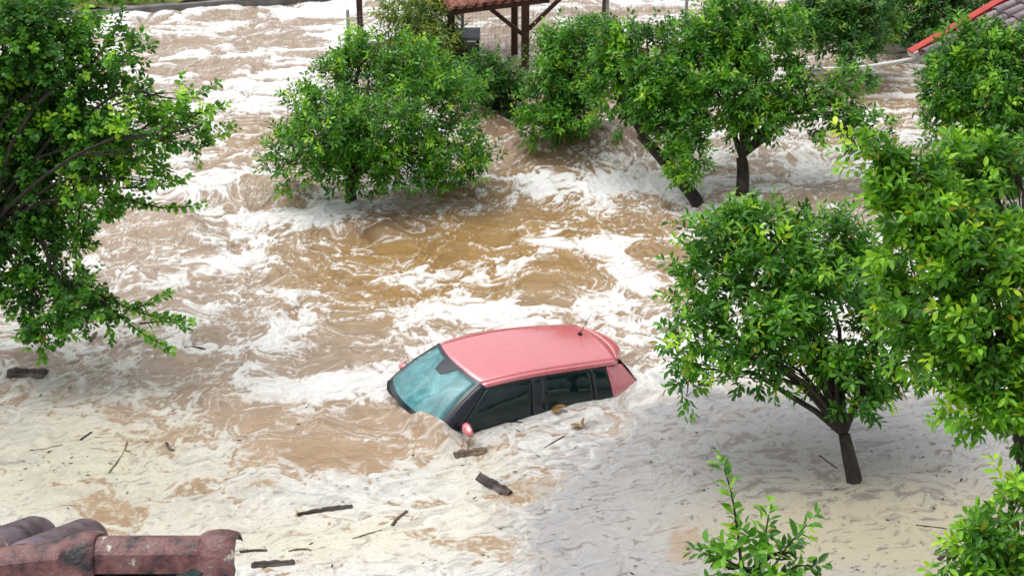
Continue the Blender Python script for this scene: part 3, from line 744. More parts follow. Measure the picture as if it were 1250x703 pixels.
# pillars, side glass
for s in (1, -1):
    def ap(u, v, s=s):
        a0 = ws_top(s*.99).lerp(ws_bot(s*.99), u)+Vector((.03, 0, .045))*math.sin(math.pi*u)*.7
        st = side_top(.36, s).lerp(side_bot(.80, s), u); st += Vector((0, s*.02*math.sin(math.pi*u), 0))
        p = a0.lerp(st, v); p += Vector((.012, s*.022, .014))*math.sin(math.pi*v); return p
    link('windscreen_pillar', grid_mesh('windscreen_pillar', ap, 14, 5, .03), BLK, CAR)
    fg = link('front_side_window', grid_mesh('front_side_window', side_pane(.36, -.235, .80, -.235, s), 10, 8, .006), SDG, CAR)
    link('door_pillar', grid_mesh('door_pillar', side_pane(-.225, -.385, -.225, -.395, s, -.004), 3, 8, .02), BLK, CAR)
    link('rear_side_window', grid_mesh('rear_side_window', side_pane(-.375, -1.07, -.385, -1.12, s), 10, 8, .006), SDG, CAR)
    link('window_divider', grid_mesh('window_divider', side_pane(-1.062, -1.10, -1.112, -1.15, s, -.004), 2, 8, .015), BLK, CAR)
    link('quarter_window', grid_mesh('quarter_window', side_pane(-1.092, -1.31, -1.142, -1.40, s), 6, 8, .006), SDG, CAR)
    def dp(u, v, s=s):
        xt = lerp(-1.30, -1.555, u); xb = lerp(-1.39, -1.86, u)
        a = side_top(max(xt, -1.50), s); a.x = xt; a.y -= s*.02*u; a.z -= .012*u
        c = side_bot(xb, s); c.y -= s*.06*u*u; p = a.lerp(c, v); p += Vector((-.02*u, s*.03*(1-.3*u), 0))*math.sin(math.pi*v); return p
    link('rear_pillar', grid_mesh('rear_pillar', dp, 8, 10, .02), RED, CAR)
    bm = bmesh.new(); strip(bm, lambda u, v, s=s: side_top(lerp(.37, -1.31, u), s)+Vector((0, s*(.004+.006*v), .004-.022*v)), 20, 1); link('window_seal', bm_mesh('window_seal', bm, True), BLK, CAR)
    # door mirror
    bm = bmesh.new(); bmesh.ops.create_uvsphere(bm, u_segments=18, v_segments=12, radius=1.0)
    for v in bm.verts:
        x, y, z = v.co; v.co = Vector((x*(.075 if x > 0 else .028), y*.135*(1+.08*z), z*.068))
    mir = link('door_mirror', bm_mesh('door_mirror', bm, True), RED2, CAR); mir.location = (.74, s*.94, 1.07) if s > 0 else (.70, s*.84, .99); mir.rotation_euler = (0, 0, -s*.15)
    mg = box_obj('mirror_glass', (-.026, 0, 0), (.008, .17, .11), BLK, mir, .003)
    beam('mirror_arm', Vector((.74, s*.72, .98)), Vector((.76, s*.86, 1.0)), .04, .03, BLK, CAR, .008)
# spoiler and tailgate
def sp(u, v):
    s = 2*v-1; a = roof_end(s)+Vector((-.006, 0, .002)); e = Vector((-1.75+.21*abs(s)**2.4, .475*s, 1.42-.035*abs(s)**2.2)); p = a.lerp(e, u); p.z += .012*math.sin(math.pi*u); return p
link('roof_spoiler', grid_mesh('roof_spoiler', sp, 6, 18, .028), RED, CAR)
def tg(u, v):
    s = (2*v-1); a = Vector((-1.60+.03*s*s, .49*s, 1.39)); c = Vector((-1.90+.06*s*s, .60*s, .98)); return a.lerp(c, u)+Vector((-.03, 0, .01))*math.sin(math.pi*u)
link('rear_window', grid_mesh('rear_window', tg, 8, 14, .008), SDG, CAR)
for s in (1, -1):
    bm = bmesh.new(); strip(bm, lambda u, v, s=s: tg(u, (s*lerp(.98, 1.10, v)+1)/2)+Vector((-.006, 0, .004)), 8, 2); link('rear_window_border', bm_mesh('rear_window_border', bm, True), BLK, CAR)
# antenna on the rear of the roof
V, F = tube_arrays([([(-1.36, -.17, 1.475), (-1.43, -.17, 1.62), (-1.50, -.17, 1.74)], [.0045, .004, .003])], 6)
an = link('antenna', np_mesh('antenna', V, F, True), RUB, CAR)
bm = bmesh.new(); bmesh.ops.create_cone(bm, segments=14, radius1=.035, radius2=.012, depth=.035, cap_ends=True, matrix=Matrix.Translation((-1.36, -.17, 1.488))); link('antenna_base', bm_mesh('antenna_base', bm, True), RUB, an)
# body below the belt: wings, bonnet, doors, tail, under the water
def ring(z, x0, x1, hw, n=48, e=4.5):
    out = []
    for k in range(n):
        a = 2*math.pi*k/n; c, s_ = math.cos(a), math.sin(a)
        out.append(Vector(((x0+x1)/2+(x1-x0)/2*math.copysign(abs(c)**(2/e), c), hw*math.copysign(abs(s_)**(2/e), s_), z)))
    return out
bm = bmesh.new(); prev = None
for z, x0, x1, hw in ((.90, -1.87, .88, .738), (.84, -1.90, 1.0, .77), (.72, -1.94, 1.50, .80), (.66, -1.96, 1.84, .815), (.50, -1.98, 1.97, .82), (.36, -1.96, 1.97, .82), (.22, -1.90, 1.90, .79)):
    cur = [bm.verts.new(p) for p in ring(z, x0, x1, hw)]
    if prev:
        for k in range(48): bm.faces.new((prev[k], prev[(k+1) % 48], cur[(k+1) % 48], cur[k]))
    prev = cur
bm.faces.new(prev)
link('body', bm_mesh('body', bm, True), RED, CAR)
# cabin
box_obj('dashboard', (.86, 0, .93), (.42, 1.28, .16), TRIM, CAR, .05)
V, F = tube_arrays([([(0.48+.04*math.sin(a*2*math.pi/24)*.5, .33+.18*math.cos(a*2*math.pi/24), .98+.18*math.sin(a*2*math.pi/24)) for a in range(25)], [.014]*25)], 8); link('steering_wheel', np_mesh('steering_wheel', V, F, True), TRIM, CAR)
for y in (.36, -.36):
    st = box_obj('seat', (-.22, y, .84), (.16, .50, .56), TRIM, CAR, .06, Euler((0, -.2, 0)).to_matrix())
    box_obj('headrest', (-.31, y, 1.19), (.09, .26, .15), TRIM, st, .035)
st = box_obj('rear_seat', (-1.12, 0, .82), (.16, 1.15, .52), TRIM, CAR, .06, Euler((0, -.25, 0)).to_matrix())
for y in (.36, -.36): box_obj('headrest', (-1.22, y, 1.14), (.08, .24, .12), TRIM, st, .03)

# ------------------------------------------------------------------ pergola with tiled roof, cabinet, fence
WOOD = noisy_mat('dark_wet_timber', [(.3, (.035, .016, .010)), (.6, (.075, .032, .02)), (.8, (.12, .055, .035))], 6, .6, .4, 30, stretch=(1, 1, .25), dist=.006)
TILE = noisy_mat('old_terracotta', [(.25, (.16, .07, .055)), (.45, (.36, .14, .10)), (.6, (.46, .22, .17)), (.8, (.40, .30, .27))], 5, .65, .4, 40, dist=.006)
TILEG = noisy_mat('weathered_grey_tile', [(.25, (.10, .075, .08)), (.5, (.22, .17, .19)), (.68, (.33, .27, .29)), (.85, (.30, .15, .12))], 4, .5, .4, 40, dist=.006)
def barrel_roof(name, O, ev, up, n_cols, pitch, tile_len, n_rows, mat, parent, r=None, jit=.012, seed=1):
    """barrel tiles: O eave corner, ev unit vector along the eave, up unit vector up the slope"""
    rs = np.random.RandomState(seed); ev = Vector(ev).normalized(); up = Vector(up).normalized(); nr = ev.cross(up).normalized()
    if nr.z < 0: nr = -nr
    r = r or pitch*.42; V = []; F = []
    for c in range(n_cols):
        for k in range(n_rows):
            for kind in (0, 1):   # pan (hollow) and cover (hump)
                off = (c+.5*kind)*pitch+(rs.rand()-.5)*jit; a0 = k*tile_len*.82-(.02+.02*rs.rand()); tilt = .022+.008*rs.rand()
                b0 = len(V); ns = 8
                for e, (al, lift, rr) in enumerate(((a0, .0, r*1.08), (a0+tile_len, -.0, r*.86))):
                    base = O+ev*off+up*al+nr*((tilt if e == 0 else 0)+.012)
                    for shell in (0, .018):
                        for q in range(ns+1):
                            th = math.pi*q/ns; cx = math.cos(th)*(rr-shell); cz = math.sin(th)*(rr-shell)*.85
                            if kind == 0: cz = -cz*.7+r*.35
                            V.append(base+ev*cx+nr*cz)
                m = ns+1
                for q in range(ns):
                    F.append((b0+q, b0+q+1, b0+2*m+q+1, b0+2*m+q)); F.append((b0+m+q, b0+3*m+q, b0+3*m+q+1, b0+m+q+1))
                    F.append((b0+q, b0+m+q, b0+m+q+1, b0+q+1))
    me = np_mesh(name, [tuple(v) for v in V], F, False); return link(name, me, mat, parent)
EZ = 1.38
E0 = PG(549, 13, EZ); E1 = PG(652, 0, EZ); ev = (E1-E0).normalized(); hv = Vector((-ev.y, ev.x, 0)); upv = (hv+Vector((0, 0, .36))).normalized()
pg = empty('pergola', (E0.x, E0.y, -1.0), 'open timber pergola with a terracotta barrel tile roof at the top edge', 'pergola')
pi = Matrix.Translation((-E0.x, -E0.y, 1.0))
def rel(p): return Vector(p)-pg.location
barrel_roof('tiled_roof', rel(E0), ev, upv, 11, .19, .42, 8, TILE, pg, seed=4)
eL = 11*.19
beam('eave_beam', rel(E0+upv*.12+ev*.05)-Vector((0, 0, .10)), rel(E0+upv*.12+ev*(eL-.05))-Vector((0, 0, .10)), .09, .12, WOOD, pg)
beam('ridge_beam', rel(E0+upv*2.6+ev*.05)-Vector((0, 0, .10)), rel(E0+upv*2.6+ev*(eL-.05))-Vector((0, 0, .10)), .09, .12, WOOD, pg)
for k in range(4):
    q = E0+ev*(.15+k*(eL-.3)/3)-Vector((0, 0, .085)); beam('rafter', rel(q+upv*.05), rel(q+upv*2.7), .06, .08, WOOD, pg)
pA = PG(641, 86); pB = PG(628, 66); pC = PG(441, 62); pD = PG(738, 40); pE = E0+ev*.12+hv*.25
for q, wd, h in ((pA, .15, 1.45), (pB, .13, 1.50), (Vector((pE.x, pE.y, 0)), .13, 1.40), (pC, .11, 1.75), (pD, .12, 1.80)):
    beam('post', rel((q.x, q.y, -1.0)), rel((q.x, q.y, h)), wd, wd, WOOD, pg, .008)
ta = Vector((pA.x, pA.y, 0))
beam('brace', rel(ta+Vector((-.85, 0, 1.36))), rel(ta+Vector((-.05, 0, .70))), .07, .07, WOOD, pg)
beam('brace', rel(ta+Vector((.75, 0.1, 1.46))), rel(ta+Vector((.06, 0, .80))), .07, .07, WOOD, pg)
td = Vector((pD.x, pD.y, 0)); beam('brace', rel(td+Vector((-.85, -.1, 1.78))), rel(td+Vector((-.05, 0, 1.15))), .07, .07, WOOD, pg)
beam('cross_beam', rel((pA.x-.1, pA.y, 1.42)), rel((pD.x+.1, pD.y, 1.72)), .10, .13, WOOD, pg)
beam('cross_beam', rel((pC.x, pC.y, 1.72)), rel((pE.x, pE.y, 1.36)), .08, .11, WOOD, pg)
# dark cabinet under the roof corner
DARK = noisy_mat('blackened_timber', [(.3, (.006, .006, .007)), (.7, (.022, .02, .02))], 9, .7, .3)
SLATE = noisy_mat('wet_slate_grey_lid', [(.3, (.07, .10, .12)), (.7, (.16, .2, .23))], 6, .35, .2)
c0 = PG(560, 84); cb = empty('outdoor_cabinet', (c0.x, c0.y, -1.0), 'black open-shelved cabinet with a slate grey lid under the pergola corner', 'cabinet')
box_obj('side_panel', (-.12, .1, 1.12), (.24, .5, 1.0), DARK, cb, .01)
box_obj('lid', (.10, .05, 1.66), (.62, .48, .06), SLATE, cb, .015, Euler((math.radians(8), 0, 0)).to_matrix())
for x in (-.16, .36):
    for y in (-.2, .36): box_obj('leg', (x, y, .78), (.06, .06, 1.56), DARK, cb, .006)
for z in (.95, 1.10, 1.25, 1.40): box_obj('shelf_slat', (.17, .1, z), (.36, .5, .035), DARK, cb, .006)
# wire netting fence behind
METAL = noisy_mat('galvanised_steel', [(.3, (.24, .26, .28)), (.7, (.42, .44, .46))], 10, .4, .1, metal=.5)
f0 = PG(427, 74); f1 = PG(836, 50)
fn = empty('wire_fence', (f0.x, f0.y, -1.0), 'fine wire netting fence on grey steel posts behind the pergola', 'fence')
fd = Vector((f1.x-f0.x, f1.y-f0.y, 0)); fl = fd.length; fd.normalize()
for k, s in enumerate((0, .33, .76, 1.0)):
    q = fd*(fl*s); box_obj('post', (q.x, q.y, 1.0), (.06, .06, 2.0), METAL, fn, .01)
paths = []
m = int(fl/.075)
for k in range(m+1):
    q = fd*(fl*k/m); paths.append(([(q.x, q.y+.04, .2), (q.x, q.y+.04, 1.92)], [.0017, .0017]))
for k in range(24):
    z = .2+k*.075; e = fd*fl; paths.append(([(0, .04, z), (e.x, e.y+.04, z)], [.0017, .0017]))
V, F = tube_arrays(paths, 4); link('netting', np_mesh('netting', V, F), METAL, fn)
# ------------------------------------------------------------------ house at the right border: grey tiles, red verge
HC = PG(1121, 63, 1.55); ph = math.radians(24); sl = math.radians(21)
hx = Vector((math.cos(ph), math.sin(ph), 0)); hy = Vector((math.sin(ph), -math.cos(ph), 0)); hup = (hx*math.cos(sl)+Vector((0, 0, math.sin(sl)))).normalized()
hs_ = empty('tiled_shed', (HC.x, HC.y, -1.0), 'low building with grey barrel tiles and a red roof edge at the top right', 'shed')
def relh(p): return Vector(p)-hs_.location
barrel_roof('tiled_roof', relh(HC+hy*.10), hy, hup, 18, .23, .45, 12, TILEG, hs_, seed=9)
REDM = noisy_mat('red_painted_metal', [(.3, (.36, .022, .012)), (.7, (.48, .04, .02))], 5, .4, .1, 30)
bm = bmesh.new(); nr = hup.cross(hy).normalized(); nr = nr if nr.z > 0 else -nr
for s0 in (0,):
    M3 = Matrix((hup, hy, nr)).transposed()
    bm_box(bm, relh(HC+hup*2.2+nr*.07), (4.7, .16, .05), M3); bm_box(bm, relh(HC+hup*2.2-hy*.085-nr*.03), (4.7, .035, .22), M3)
link('verge_flashing', bm_mesh('verge_flashing', bm, False, .008), REDM, hs_)
WHITE = noisy_mat('off_white_render', [(.3, (.52, .49, .43)), (.7, (.66, .63, .58))], 4, .85, .2)
bm = bmesh.new(); bm_box(bm, relh(HC-hup*.10+hy*.0+nr*.02), (.10, .22, .12), M3); link('gutter_end', bm_mesh('gutter_end', bm, False, .02), WHITE, hs_)
bm = bmesh.new(); R3 = Matrix((hx, hy, Vector((0, 0, 1)))).transposed(); bm_box(bm, relh(HC+hx*2.6+hy*2.0+Vector((0, 0, -1.37))), (3.3, 3.4, 2.36), R3); link('wall', bm_mesh('wall', bm), WHITE, hs_)
bm = bmesh.new(); q0 = HC+hx*.96+hy*.32
q = [q0+Vector((0, 0, -.2)), q0+hx*3.26+Vector((0, 0, -.2)), q0+hx*3.26+Vector((0, 0, 1.28))]; vs = []
for dy in (0, 3.35): vs.append([bm.verts.new(relh(p+hy*dy)) for p in q])
bm.faces.new(vs[0]); bm.faces.new(vs[1][::-1])
for k in range(3): bm.faces.new((vs[0][k], vs[0][(k+1) % 3], vs[1][(k+1) % 3], vs[1][k]))
link('gable', bm_mesh('gable', bm), WHITE, hs_)
# white cable from a pole to the eave
CAB = noisy_mat('white_cable', [(.3, (.62, .62, .6)), (.7, (.8, .8, .78))], 5, .5, 0)
ca = P3(905, 66, 28.0); cbp = HC+Vector((-.05, -.05, -.10)); pts = [tuple((ca.lerp(cbp, k/20)+Vector((0, 0, -.22*math.sin(math.pi*k/20))))-ca) for k in range(21)]
V, F = tube_arrays([(pts, [.028]*21)], 6); o = link('cable', np_mesh('cable', V, F, True), CAB); o.location = ca; tag(o, 'thin white cable strung from the trees to the corner of the red-edged roof', 'cable')
# ------------------------------------------------------------------ bank beyond the water, top left
BANK = noisy_mat('weedy_bank', [(.3, (.09, .10, .025)), (.48, (.15, .17, .04)), (.6, (.26, .17, .09)), (.75, (.12, .19, .03))], 1.3, .9, .6, 12)
b0 = PG(-300, 46, .10); b1 = PG(330, -3, .10); bd = (b1-b0).normalized(); bn = Vector((-bd.y, bd.x, 0)); bl = (b1-b0).length+26
def bank_z(u, v): return .09+.25*v**1.2*.1+.06*math.sin(u*3.1)+.05*math.sin(u*7.7+v)
nv = 40; nu = 60
V = [tuple(b0+bd*(bl*i/nu)+bn*(60*(j/nv)**1.6)+Vector((0, 0, bank_z(bl*i/nu, 60*(j/nv)**1.6)-.10))) for j in range(nv+1) for i in range(nu+1)]
F = [(j*(nu+1)+i, j*(nu+1)+i+1, (j+1)*(nu+1)+i+1, (j+1)*(nu+1)+i) for j in range(nv) for i in range(nu)]
struct(link('bank', np_mesh('bank', V, F, True), BANK))
CONC = noisy_mat('stained_concrete', [(.3, (.09, .085, .08)), (.6, (.2, .19, .18)), (.8, (.3, .29, .27))], 3, .85, .4)
o = link('retaining_wall', bm_mesh('retaining_wall', (lambda bm: (bm_box(bm, (bl/2, 0, 0), (bl, .22, 1.5)), bm)[1])(bmesh.new()), False, .02), CONC); o.matrix_world = Matrix.Translation(b0+Vector((0, 0, -.72))) @ beam_rot(b0, b1).to_4x4()
tag(o, 'low stained concrete wall along the far water edge, top left', 'wall')
# weeds on the bank
rs = np.random.RandomState(5); n = 1600
uu = rs.rand(n)*16+1; vv = rs.rand(n)**1.5*5+.25
base = np.array([tuple(b0+bd*a+bn*c) for a, c in zip(uu, vv)]); base[:, 2] = .09
keep = fbm(base[:, 0]*.6, base[:, 1]*.6, 55, 2) > -.25; base = base[keep]
dv = np.array([0, 0, 1.0])+rs.randn(len(base), 3)*.5; dv /= np.linalg.norm(dv, axis=1, keepdims=True)
V, F, C = leaf_arrays(base, dv, .3*(.5+rs.rand(len(base))), 9, .15, .4, rs, PAL_L, .1, .8, .4)
struct(link('weeds', np_mesh('weeds', V, F, False, C), SOFT), 'stuff')
# ------------------------------------------------------------------ own house: roof corner in the lower left
RID = noisy_mat('red_ridge_tile', [(.40, (.02, .016, .018)), (.45, (.09, .040, .042)), (.50, (.135, .056, .054)), (.55, (.195, .085, .074)), (.585, (.16, .085, .09)), (.625, (.20, .12, .11)), (.65, (.50, .48, .38))], 9, .38, .8, 60, dist=.006, detail=9)
RIDP = noisy_mat('purple_barrel_tile', [(.38, (.03, .02, .028)), (.46, (.10, .06, .08)), (.54, (.13, .10, .14)), (.60, (.17, .09, .085)), (.65, (.38, .36, .38))], 9, .34, .4, 45, dist=.004)
MORT = noisy_mat('mossy_mortar', [(.3, (.012, .02, .02)), (.55, (.03, .06, .06)), (.75, (.08, .12, .12))], 12, .9, 1, 30, dist=.02)
ZR = 5.0
ra = P3(-60, 702, ZR+.05); rb = P3(288, 682, ZR)
house = empty('roof_corner_house', (ra.x-2.0, ra.y-2.0, -1.0), 'house in the lower left corner with red clay ridge tiles and purple barrel tiles', 'house')
def relr(p): return Vector(p)-house.location
rx = (rb-ra).normalized(); ryv = Vector((-rx.y, rx.x, 0)).normalized(); rz = rx.cross(ryv)
slab_dn = (ryv*math.cos(math.radians(30))-Vector((0, 0, math.sin(math.radians(30))))).normalized()
slab_nr = (-ryv*math.cos(math.radians(30))-Vector((0, 0, math.sin(math.radians(30))))).normalized()
def ridge_profile(h, wdt):
    return [(-wdt*.95, -h*.58), (-wdt*.86, -h*.38), (-wdt*.60, h*.14), (-wdt*.30, h*.40), (-wdt*.10, h*.50), (wdt*.10, h*.50), (wdt*.30, h*.40), (wdt*.6, h*.14), (wdt*.86, -h*.38), (wdt*.95, -h*.58)]
def ridge_tile(a, b, h, wd, collar=True):
    bm = bmesh.new(); L = (b-a).length; d = (b-a).normalized(); sd_ = Vector((-d.y, d.x, 0)).normalized(); un = d.cross(sd_)
    secs = [(0, 1.0), (L*.70, 1.0)]
    if collar: secs = [(0, 1.0), (L-.115, 1.0), (L-.112, 1.12), (L-.10, 1.34), (L-.08, 1.54), (L-.055, 1.62), (L-.03, 1.58), (L-.008, 1.42), (L, 1.25)]
    prev = None; first = None
    for x, s in secs:
        cur = []
        for (py_, pz_) in ridge_profile(h, wd):
            k = s if collar else 1
            cur.append(bm.verts.new(a+d*x+sd_*py_*(1+(k-1)*.75)+un*(pz_*k if pz_ > 0 else pz_*(1+(k-1)*.3))))
        if prev:
            for q in range(len(cur)-1): bm.faces.new((prev[q], prev[q+1], cur[q+1], cur[q]))
        else: first = cur
        prev = cur
    # thickness
    bmesh.ops.recalc_face_normals(bm, faces=bm.faces)
    r = bmesh.ops.extrude_face_region(bm, geom=list(bm.faces)); cen = (a+b)/2
    for g in r['geom']:
        if isinstance(g, bmesh.types.BMVert):
            ax_ = a+d*((g.co-a).dot(d)); g.co = ax_+(g.co-ax_)*.88
    return bm
rt = link('roof', bm_mesh('roof', (lambda bm: bm)(bmesh.new())), None, house)
bm = bmesh.new()
RW = .13
tops = [ra+slab_dn*0, rb]
for sgn in (1, -1):
    dn = (ryv*sgn*math.cos(math.radians(30))-Vector((0, 0, math.sin(math.radians(30)))))
    o0 = ra-rx*.75-Vector((0, 0, .25)); o1 = rb-rx*.22-Vector((0, 0, .25)); ext = 1.0 if sgn > 0 else 2.2
    q = [o0, o1, o1+dn*ext, o0+dn*ext]; v1 = [bm.verts.new(relr(p)) for p in q]; v2 = [bm.verts.new(relr(p-Vector((0, 0, .05)))) for p in q]
    bm.faces.new(v1); bm.faces.new(v2[::-1])
    for k in range(4): bm.faces.new((v1[k], v1[(k+1) % 4], v2[(k+1) % 4], v2[k]))
bpy.data.meshes.remove(rt.data) if False else None
rt.data = bm_mesh('roof', bm); rt.data.materials.append(MORT)
tl = .475
ends = [P3(-95, 693, ZR+.1), P3(122, 668, ZR), P3(290, 668, ZR)]
ends = [P3(-312, 718, ZR+.2)]+ends
for k in range(3):
    a, c = ends[k], ends[k+1]
    if k > 0: a = a-(c-a).normalized()*.09
    o = link('ridge_tile', bm_mesh('ridge_tile', ridge_tile(relr(a), relr(c), .066, .086), False), RID, rt)
    for p in o.data.polygons: p.use_smooth = True
    o.modifiers.new('split', 'EDGE_SPLIT').split_angle = math.radians(22)
# barrel tiles of the far slope, seen over the ridge
def barrel(a, d, L, r0, r1, mat, name='barrel_tile'):
    V = []; F = []; d = Vector(d).normalized(); s_ = Vector((rx.x, rx.y, 0)).normalized(); n_ = d.cross(s_).normalized(); n_ = n_ if n_.z > 0 else -n_
    ns = 14; secs = [(.03, .02), (.012, .6), (0, .9), (.006, .97), (.03, 1.0), (L-.02, r1/r0+.01), (L, r1/r0-.04), (L+.002, r1/r0-.22)]
    for x, s in secs:
        for q in range(ns+1):
            th = math.pi*q/ns; V.append(tuple(a+d*x+s_*math.cos(th)*r0*s+n_*(math.sin(th)*r0*s*1.02-.02)))
    for k in range(len(secs)-1):
        for q in range(ns): F.append((k*(ns+1)+q, k*(ns+1)+q+1, (k+1)*(ns+1)+q+1, (k+1)*(ns+1)+q))
    return link(name, np_mesh(name, V, F, True), mat, rt)
for px_, py_, zz, r0 in ((-171, 693, ZR+.14, .092), (-238, 696, ZR+.16, .094), (-305, 699, ZR+.18, .09), (-37, 686, ZR+.10, .094), (30, 688, ZR+.08, .090), (-104, 690, ZR+.12, .094)):
    a = relr(P3(px_, py_, zz)); barrel(a, Vector((.16, .86, -.37)), .46, r0, r0*.86, RIDP)
# mortar bed with moss lumps along the ridge
bm = bmesh.new(); rs_ = random.Random(3)
for k in range(130):
    u = rs_.random(); p = ends[1].lerp(ends[3], u) - ryv*(.072+.022*rs_.random()) - Vector((0, 0, .036+.03*rs_.random()))
    s = .014+.018*rs_.random(); bmesh.ops.create_icosphere(bm, subdivisions=2, radius=s, matrix=Matrix.Translation(relr(p)) @ Matrix.Diagonal((1.3, 1, .9, 1)))
bm_box(bm, relr((ends[1]+ends[3])/2+rx*-.02-Vector((0, 0, .085))), ((ends[3]-ends[1]).length-.04, .155, .10), Matrix((rx, ryv, rz)).transposed())
for v in bm.verts: v.co += Vector((rs_.random()-.5, rs_.random()-.5, rs_.random()-.5))*.008
link('mortar', bm_mesh('mortar', bm, True), MORT, rt)
dnn = (-ryv*math.cos(math.radians(30))-Vector((0, 0, math.sin(math.radians(30)))))
lw = (rb-ra).length+.75-.25
barrel_roof('barrel_tiles', relr(ra-rx*.70-Vector((0, 0, .20))+dnn*2.25), rx, -dnn, int(lw/.2), .2, .42, 6, RID, rt, seed=21)
bm = bmesh.new(); q = (ra-rx*.75+rb)/2-ryv*.85; hz = min(ra.z, rb.z)-1.35; bm_box(bm, relr(Vector((q.x, q.y, (hz-1)/2))), (lw-.35, 1.5, hz+1)); link('wall', bm_mesh('wall', bm), WHITE, house)
# ------------------------------------------------------------------ driftwood
LOGM = noisy_mat('wet_driftwood', [(.36, (.014, .010, .010)), (.5, (.06, .046, .042)), (.66, (.17, .14, .125))], 10, .65, .9, 26, stretch=(.25, 1, 1), dist=.02)
LOGB = noisy_mat('split_firewood', [(.36, (.045, .028, .02)), (.5, (.14, .095, .065)), (.66, (.30, .23, .17))], 10, .7, .8, 26, stretch=(.25, 1, 1), dist=.02)
STR = noisy_mat('straw_twig', [(.3, (.10, .075, .04)), (.7, (.24, .19, .11))], 12, .8, .2)
def driftwood(name, p0, p1, r, label, cat, mat, seed, bend=.06, group=None, sides=9, lift=.3, knob=False):
    z0 = water_z(*p0); z1 = water_z(*p1); a = PG(p0[0], p0[1], 0); c = PG(p1[0], p1[1], 0); a.z = z0+r*(lift-.35); c.z = z1+r*(lift-.35)
    rs = np.random.RandomState(seed); mid = (a+c)/2; L = (c-a).length; R_ = beam_rot(a, c)
    n = 15; pts = curve_pts((-L/2, 0, 0), (L/2, 0, 0), n, bend, rs); pts[:, 2] *= .4; rad = r*(1+.18*(rs.rand(n)-.5)*2); rad[0] *= .9; rad[-1] *= .85
    V, F = tube_arrays([(pts, rad)], sides, .24, seed); F = [tuple(f) for f in F]
    bm = bmesh.new(); vs = [bm.verts.new(v) for v in V]
    for f in F: bm.faces.new([vs[k] for k in f])
    bm.faces.new(vs[:sides][::-1]); bm.faces.new(vs[-sides:])
    if knob:
        q = Vector(pts[2]); bmesh.ops.create_icosphere(bm, subdivisions=2, radius=r*.75, matrix=Matrix.Translation(q+Vector((0, -r*.6, r*.2))) @ Matrix.Diagonal((1.2, 1, .9, 1)))
    o = link(name, bm_mesh(name, bm, r < .03), mat); o.matrix_world = Matrix.Translation(mid) @ R_.to_4x4(); return tag(o, label, cat, group)
GD = 'driftwood and twigs floating in the foam'
driftwood('log', (554, 558), (594, 550), .062, 'short brown split log floating just below the car door mirror', 'log', LOGB, 1, .03, GD, 7)
driftwood('log', (586, 584), (623, 602), .072, 'dark knotted log end, the second one below the car door mirror', 'log', LOGM, 2, .05, GD, 9, .3)
driftwood('log', (10, 458), (56, 460), .095, 'thick dark log under the drooping boughs at the left border', 'log', LOGM, 3, .03, GD)
driftwood('branch', (363, 628), (430, 619), .026, 'long dark branch lying in white foam right of the roof tiles', 'branch', LOGM, 4, .07, GD, 7)
driftwood('twig', (479, 641), (497, 624), .022, 'short crooked olive twig midway between long branch and sapling', 'twig', LOGB, 5, .1, GD, 6)
driftwood('plank', (307, 691), (360, 687), .046, 'grey weathered stick end touching the bottom edge beside the ridge tile', 'stick', LOGM, 6, .02, GD, 6)
driftwood('bark_strip', (293, 674), (326, 671), .022, 'flat dark bark strip just above the grey stick at the bottom edge', 'bark', LOGM, 7, .12, GD, 5)
driftwood('leaf_litter', (352, 672), (380, 671), .012, 'thin ochre reed stem beside the dark bark strip', 'reed', STR, 8, .1, GD, 5)
driftwood('twig', (430, 657), (466, 646), .011, 'thin straw stem below the short olive twig', 'twig', STR, 9, .05, GD, 5)
driftwood('twig', (133, 578), (156, 540), .013, 'thin upright straw twig in cream foam above the purple tiles', 'twig', STR, 10, .05, GD, 5)
driftwood('twig', (36, 551), (76, 544), .012, 'thin brown twig in the foam at the left, left of the straw twig', 'twig', LOGB, 11, .08, GD, 5)
driftwood('twig', (98, 538), (112, 528), .018, 'stubby dark twig just above left of the upright straw twig', 'twig', LOGM, 12, .08, GD, 5)
driftwood('twig', (203, 541), (213, 551), .014, 'small black curled twig right of the straw twig', 'twig', LOGM, 13, .2, GD, 5)
driftwood('twig', (590, 519), (638, 515), .012, 'straight dark twig floating along the car door by the mirror', 'twig', LOGM, 14, .06, GD, 5)
driftwood('twig', (630, 524), (676, 531), .011, 'curved grey twig off the middle of the car side', 'twig', LOGM, 15, .14, GD, 5)
driftwood('twig', (664, 546), (690, 531), .010, 'slanting thin twig below the curved grey one', 'twig', LOGM, 16, .05, GD, 5)
driftwood('twig', (1000, 556), (1022, 571), .013, 'brown twig floating left of the bare citrus trunk', 'twig', LOGM, 17, .08, GD, 5)
driftwood('twig', (1118, 640), (1156, 646), .010, 'thin straight twig right of the bare citrus trunk', 'twig', LOGM, 18, .03, GD, 5)
driftwood('bark_strip', (1146, 684), (1158, 676), .028, 'small dark bark scrap left of the lower right citrus top', 'bark', LOGM, 19, .05, GD, 5)
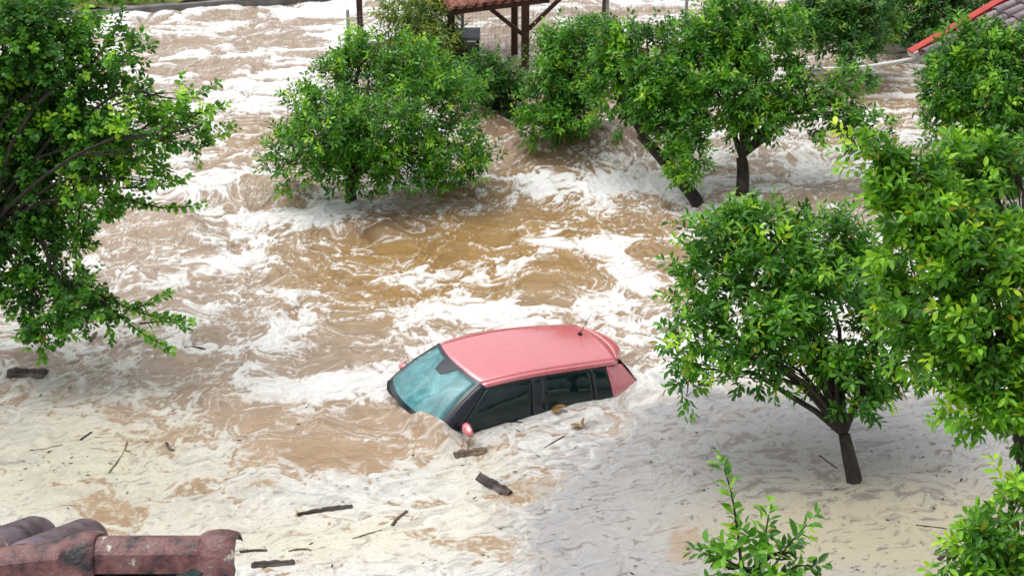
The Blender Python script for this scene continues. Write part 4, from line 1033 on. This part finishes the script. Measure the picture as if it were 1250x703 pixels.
driftwood('bark_strip', (225, 427), (251, 428), .012, 'slim dark bark strip in tan water right of the drooping boughs', 'bark', LOGM, 20, .1, GD, 5)
driftwood('bark_strip', (110, 417), (118, 406), .03, 'brown bark scrap under the lowest drooping bough', 'bark', LOGB, 21, .05, GD, 5)
# fallen leaves
def dead_leaf(p, ang, L, label, seed):
    c = PG(*p); c.z = water_z(*p)+.02
    rs = np.random.RandomState(seed); V, F, C = leaf_arrays(np.zeros((2, 3)), np.array([[1, .2, .1], [.7, -.5, .1]]), np.full(2, .03), 2, L, .6, rs, [(.30, .17, .06), (.34, .2, .08)], 0, .3, 0)
    o = link('dead_leaf', np_mesh('dead_leaf', V, F, False, C), SOFT); o.location = c; o.rotation_euler = (0, 0, ang); tag(o, label, 'leaf', 'dead leaves on the foam')
dead_leaf((672, 503), .4, .17, 'ochre dead leaf against the middle of the car side', 1)
dead_leaf((712, 524), 2.4, .16, 'ochre dead leaf in the foam off the rear of the car', 2)
# small scraps of leaf and stalk drifting in the scum, too many to count
rs = np.random.RandomState(77); n = 1500
qx_ = rs.rand(n)*1300-20; qy_ = 430+rs.rand(n)**.9*290
lx, ly = G(qx_, qy_); Fq = fields(lx, ly)
kp = (fbm(lx*.8, ly*.8, 58, 3)+.5*Fq['st'] > .15) & (Fq['foam'] > .5) & ~((qx_ > 470) & (qx_ < 800) & (qy_ < 545) & (qy_ > 380-0*qx_)); lx, ly = lx[kp], ly[kp]; Fq = fields(lx, ly)
keepF = FOAM; FOAM = Fq['foam']; lz = water_height(lx, ly, Fq); FOAM = keepF
sb = np.stack([lx, ly, lz+.008], 1); an_ = .35+rs.randn(len(sb))*.5; sdv = np.stack([np.cos(an_), np.sin(an_), .04*rs.randn(len(sb))], 1)
V, F, C = leaf_arrays(sb, sdv, np.full(len(sb), .01), 1, .05, .28, rs, [(.03, .022, .016), (.07, .05, .03), (.12, .10, .05)], 0, .12, .1)
struct(link('floating_debris', np_mesh('floating_debris', V, F, False, C), SOFT), 'stuff')
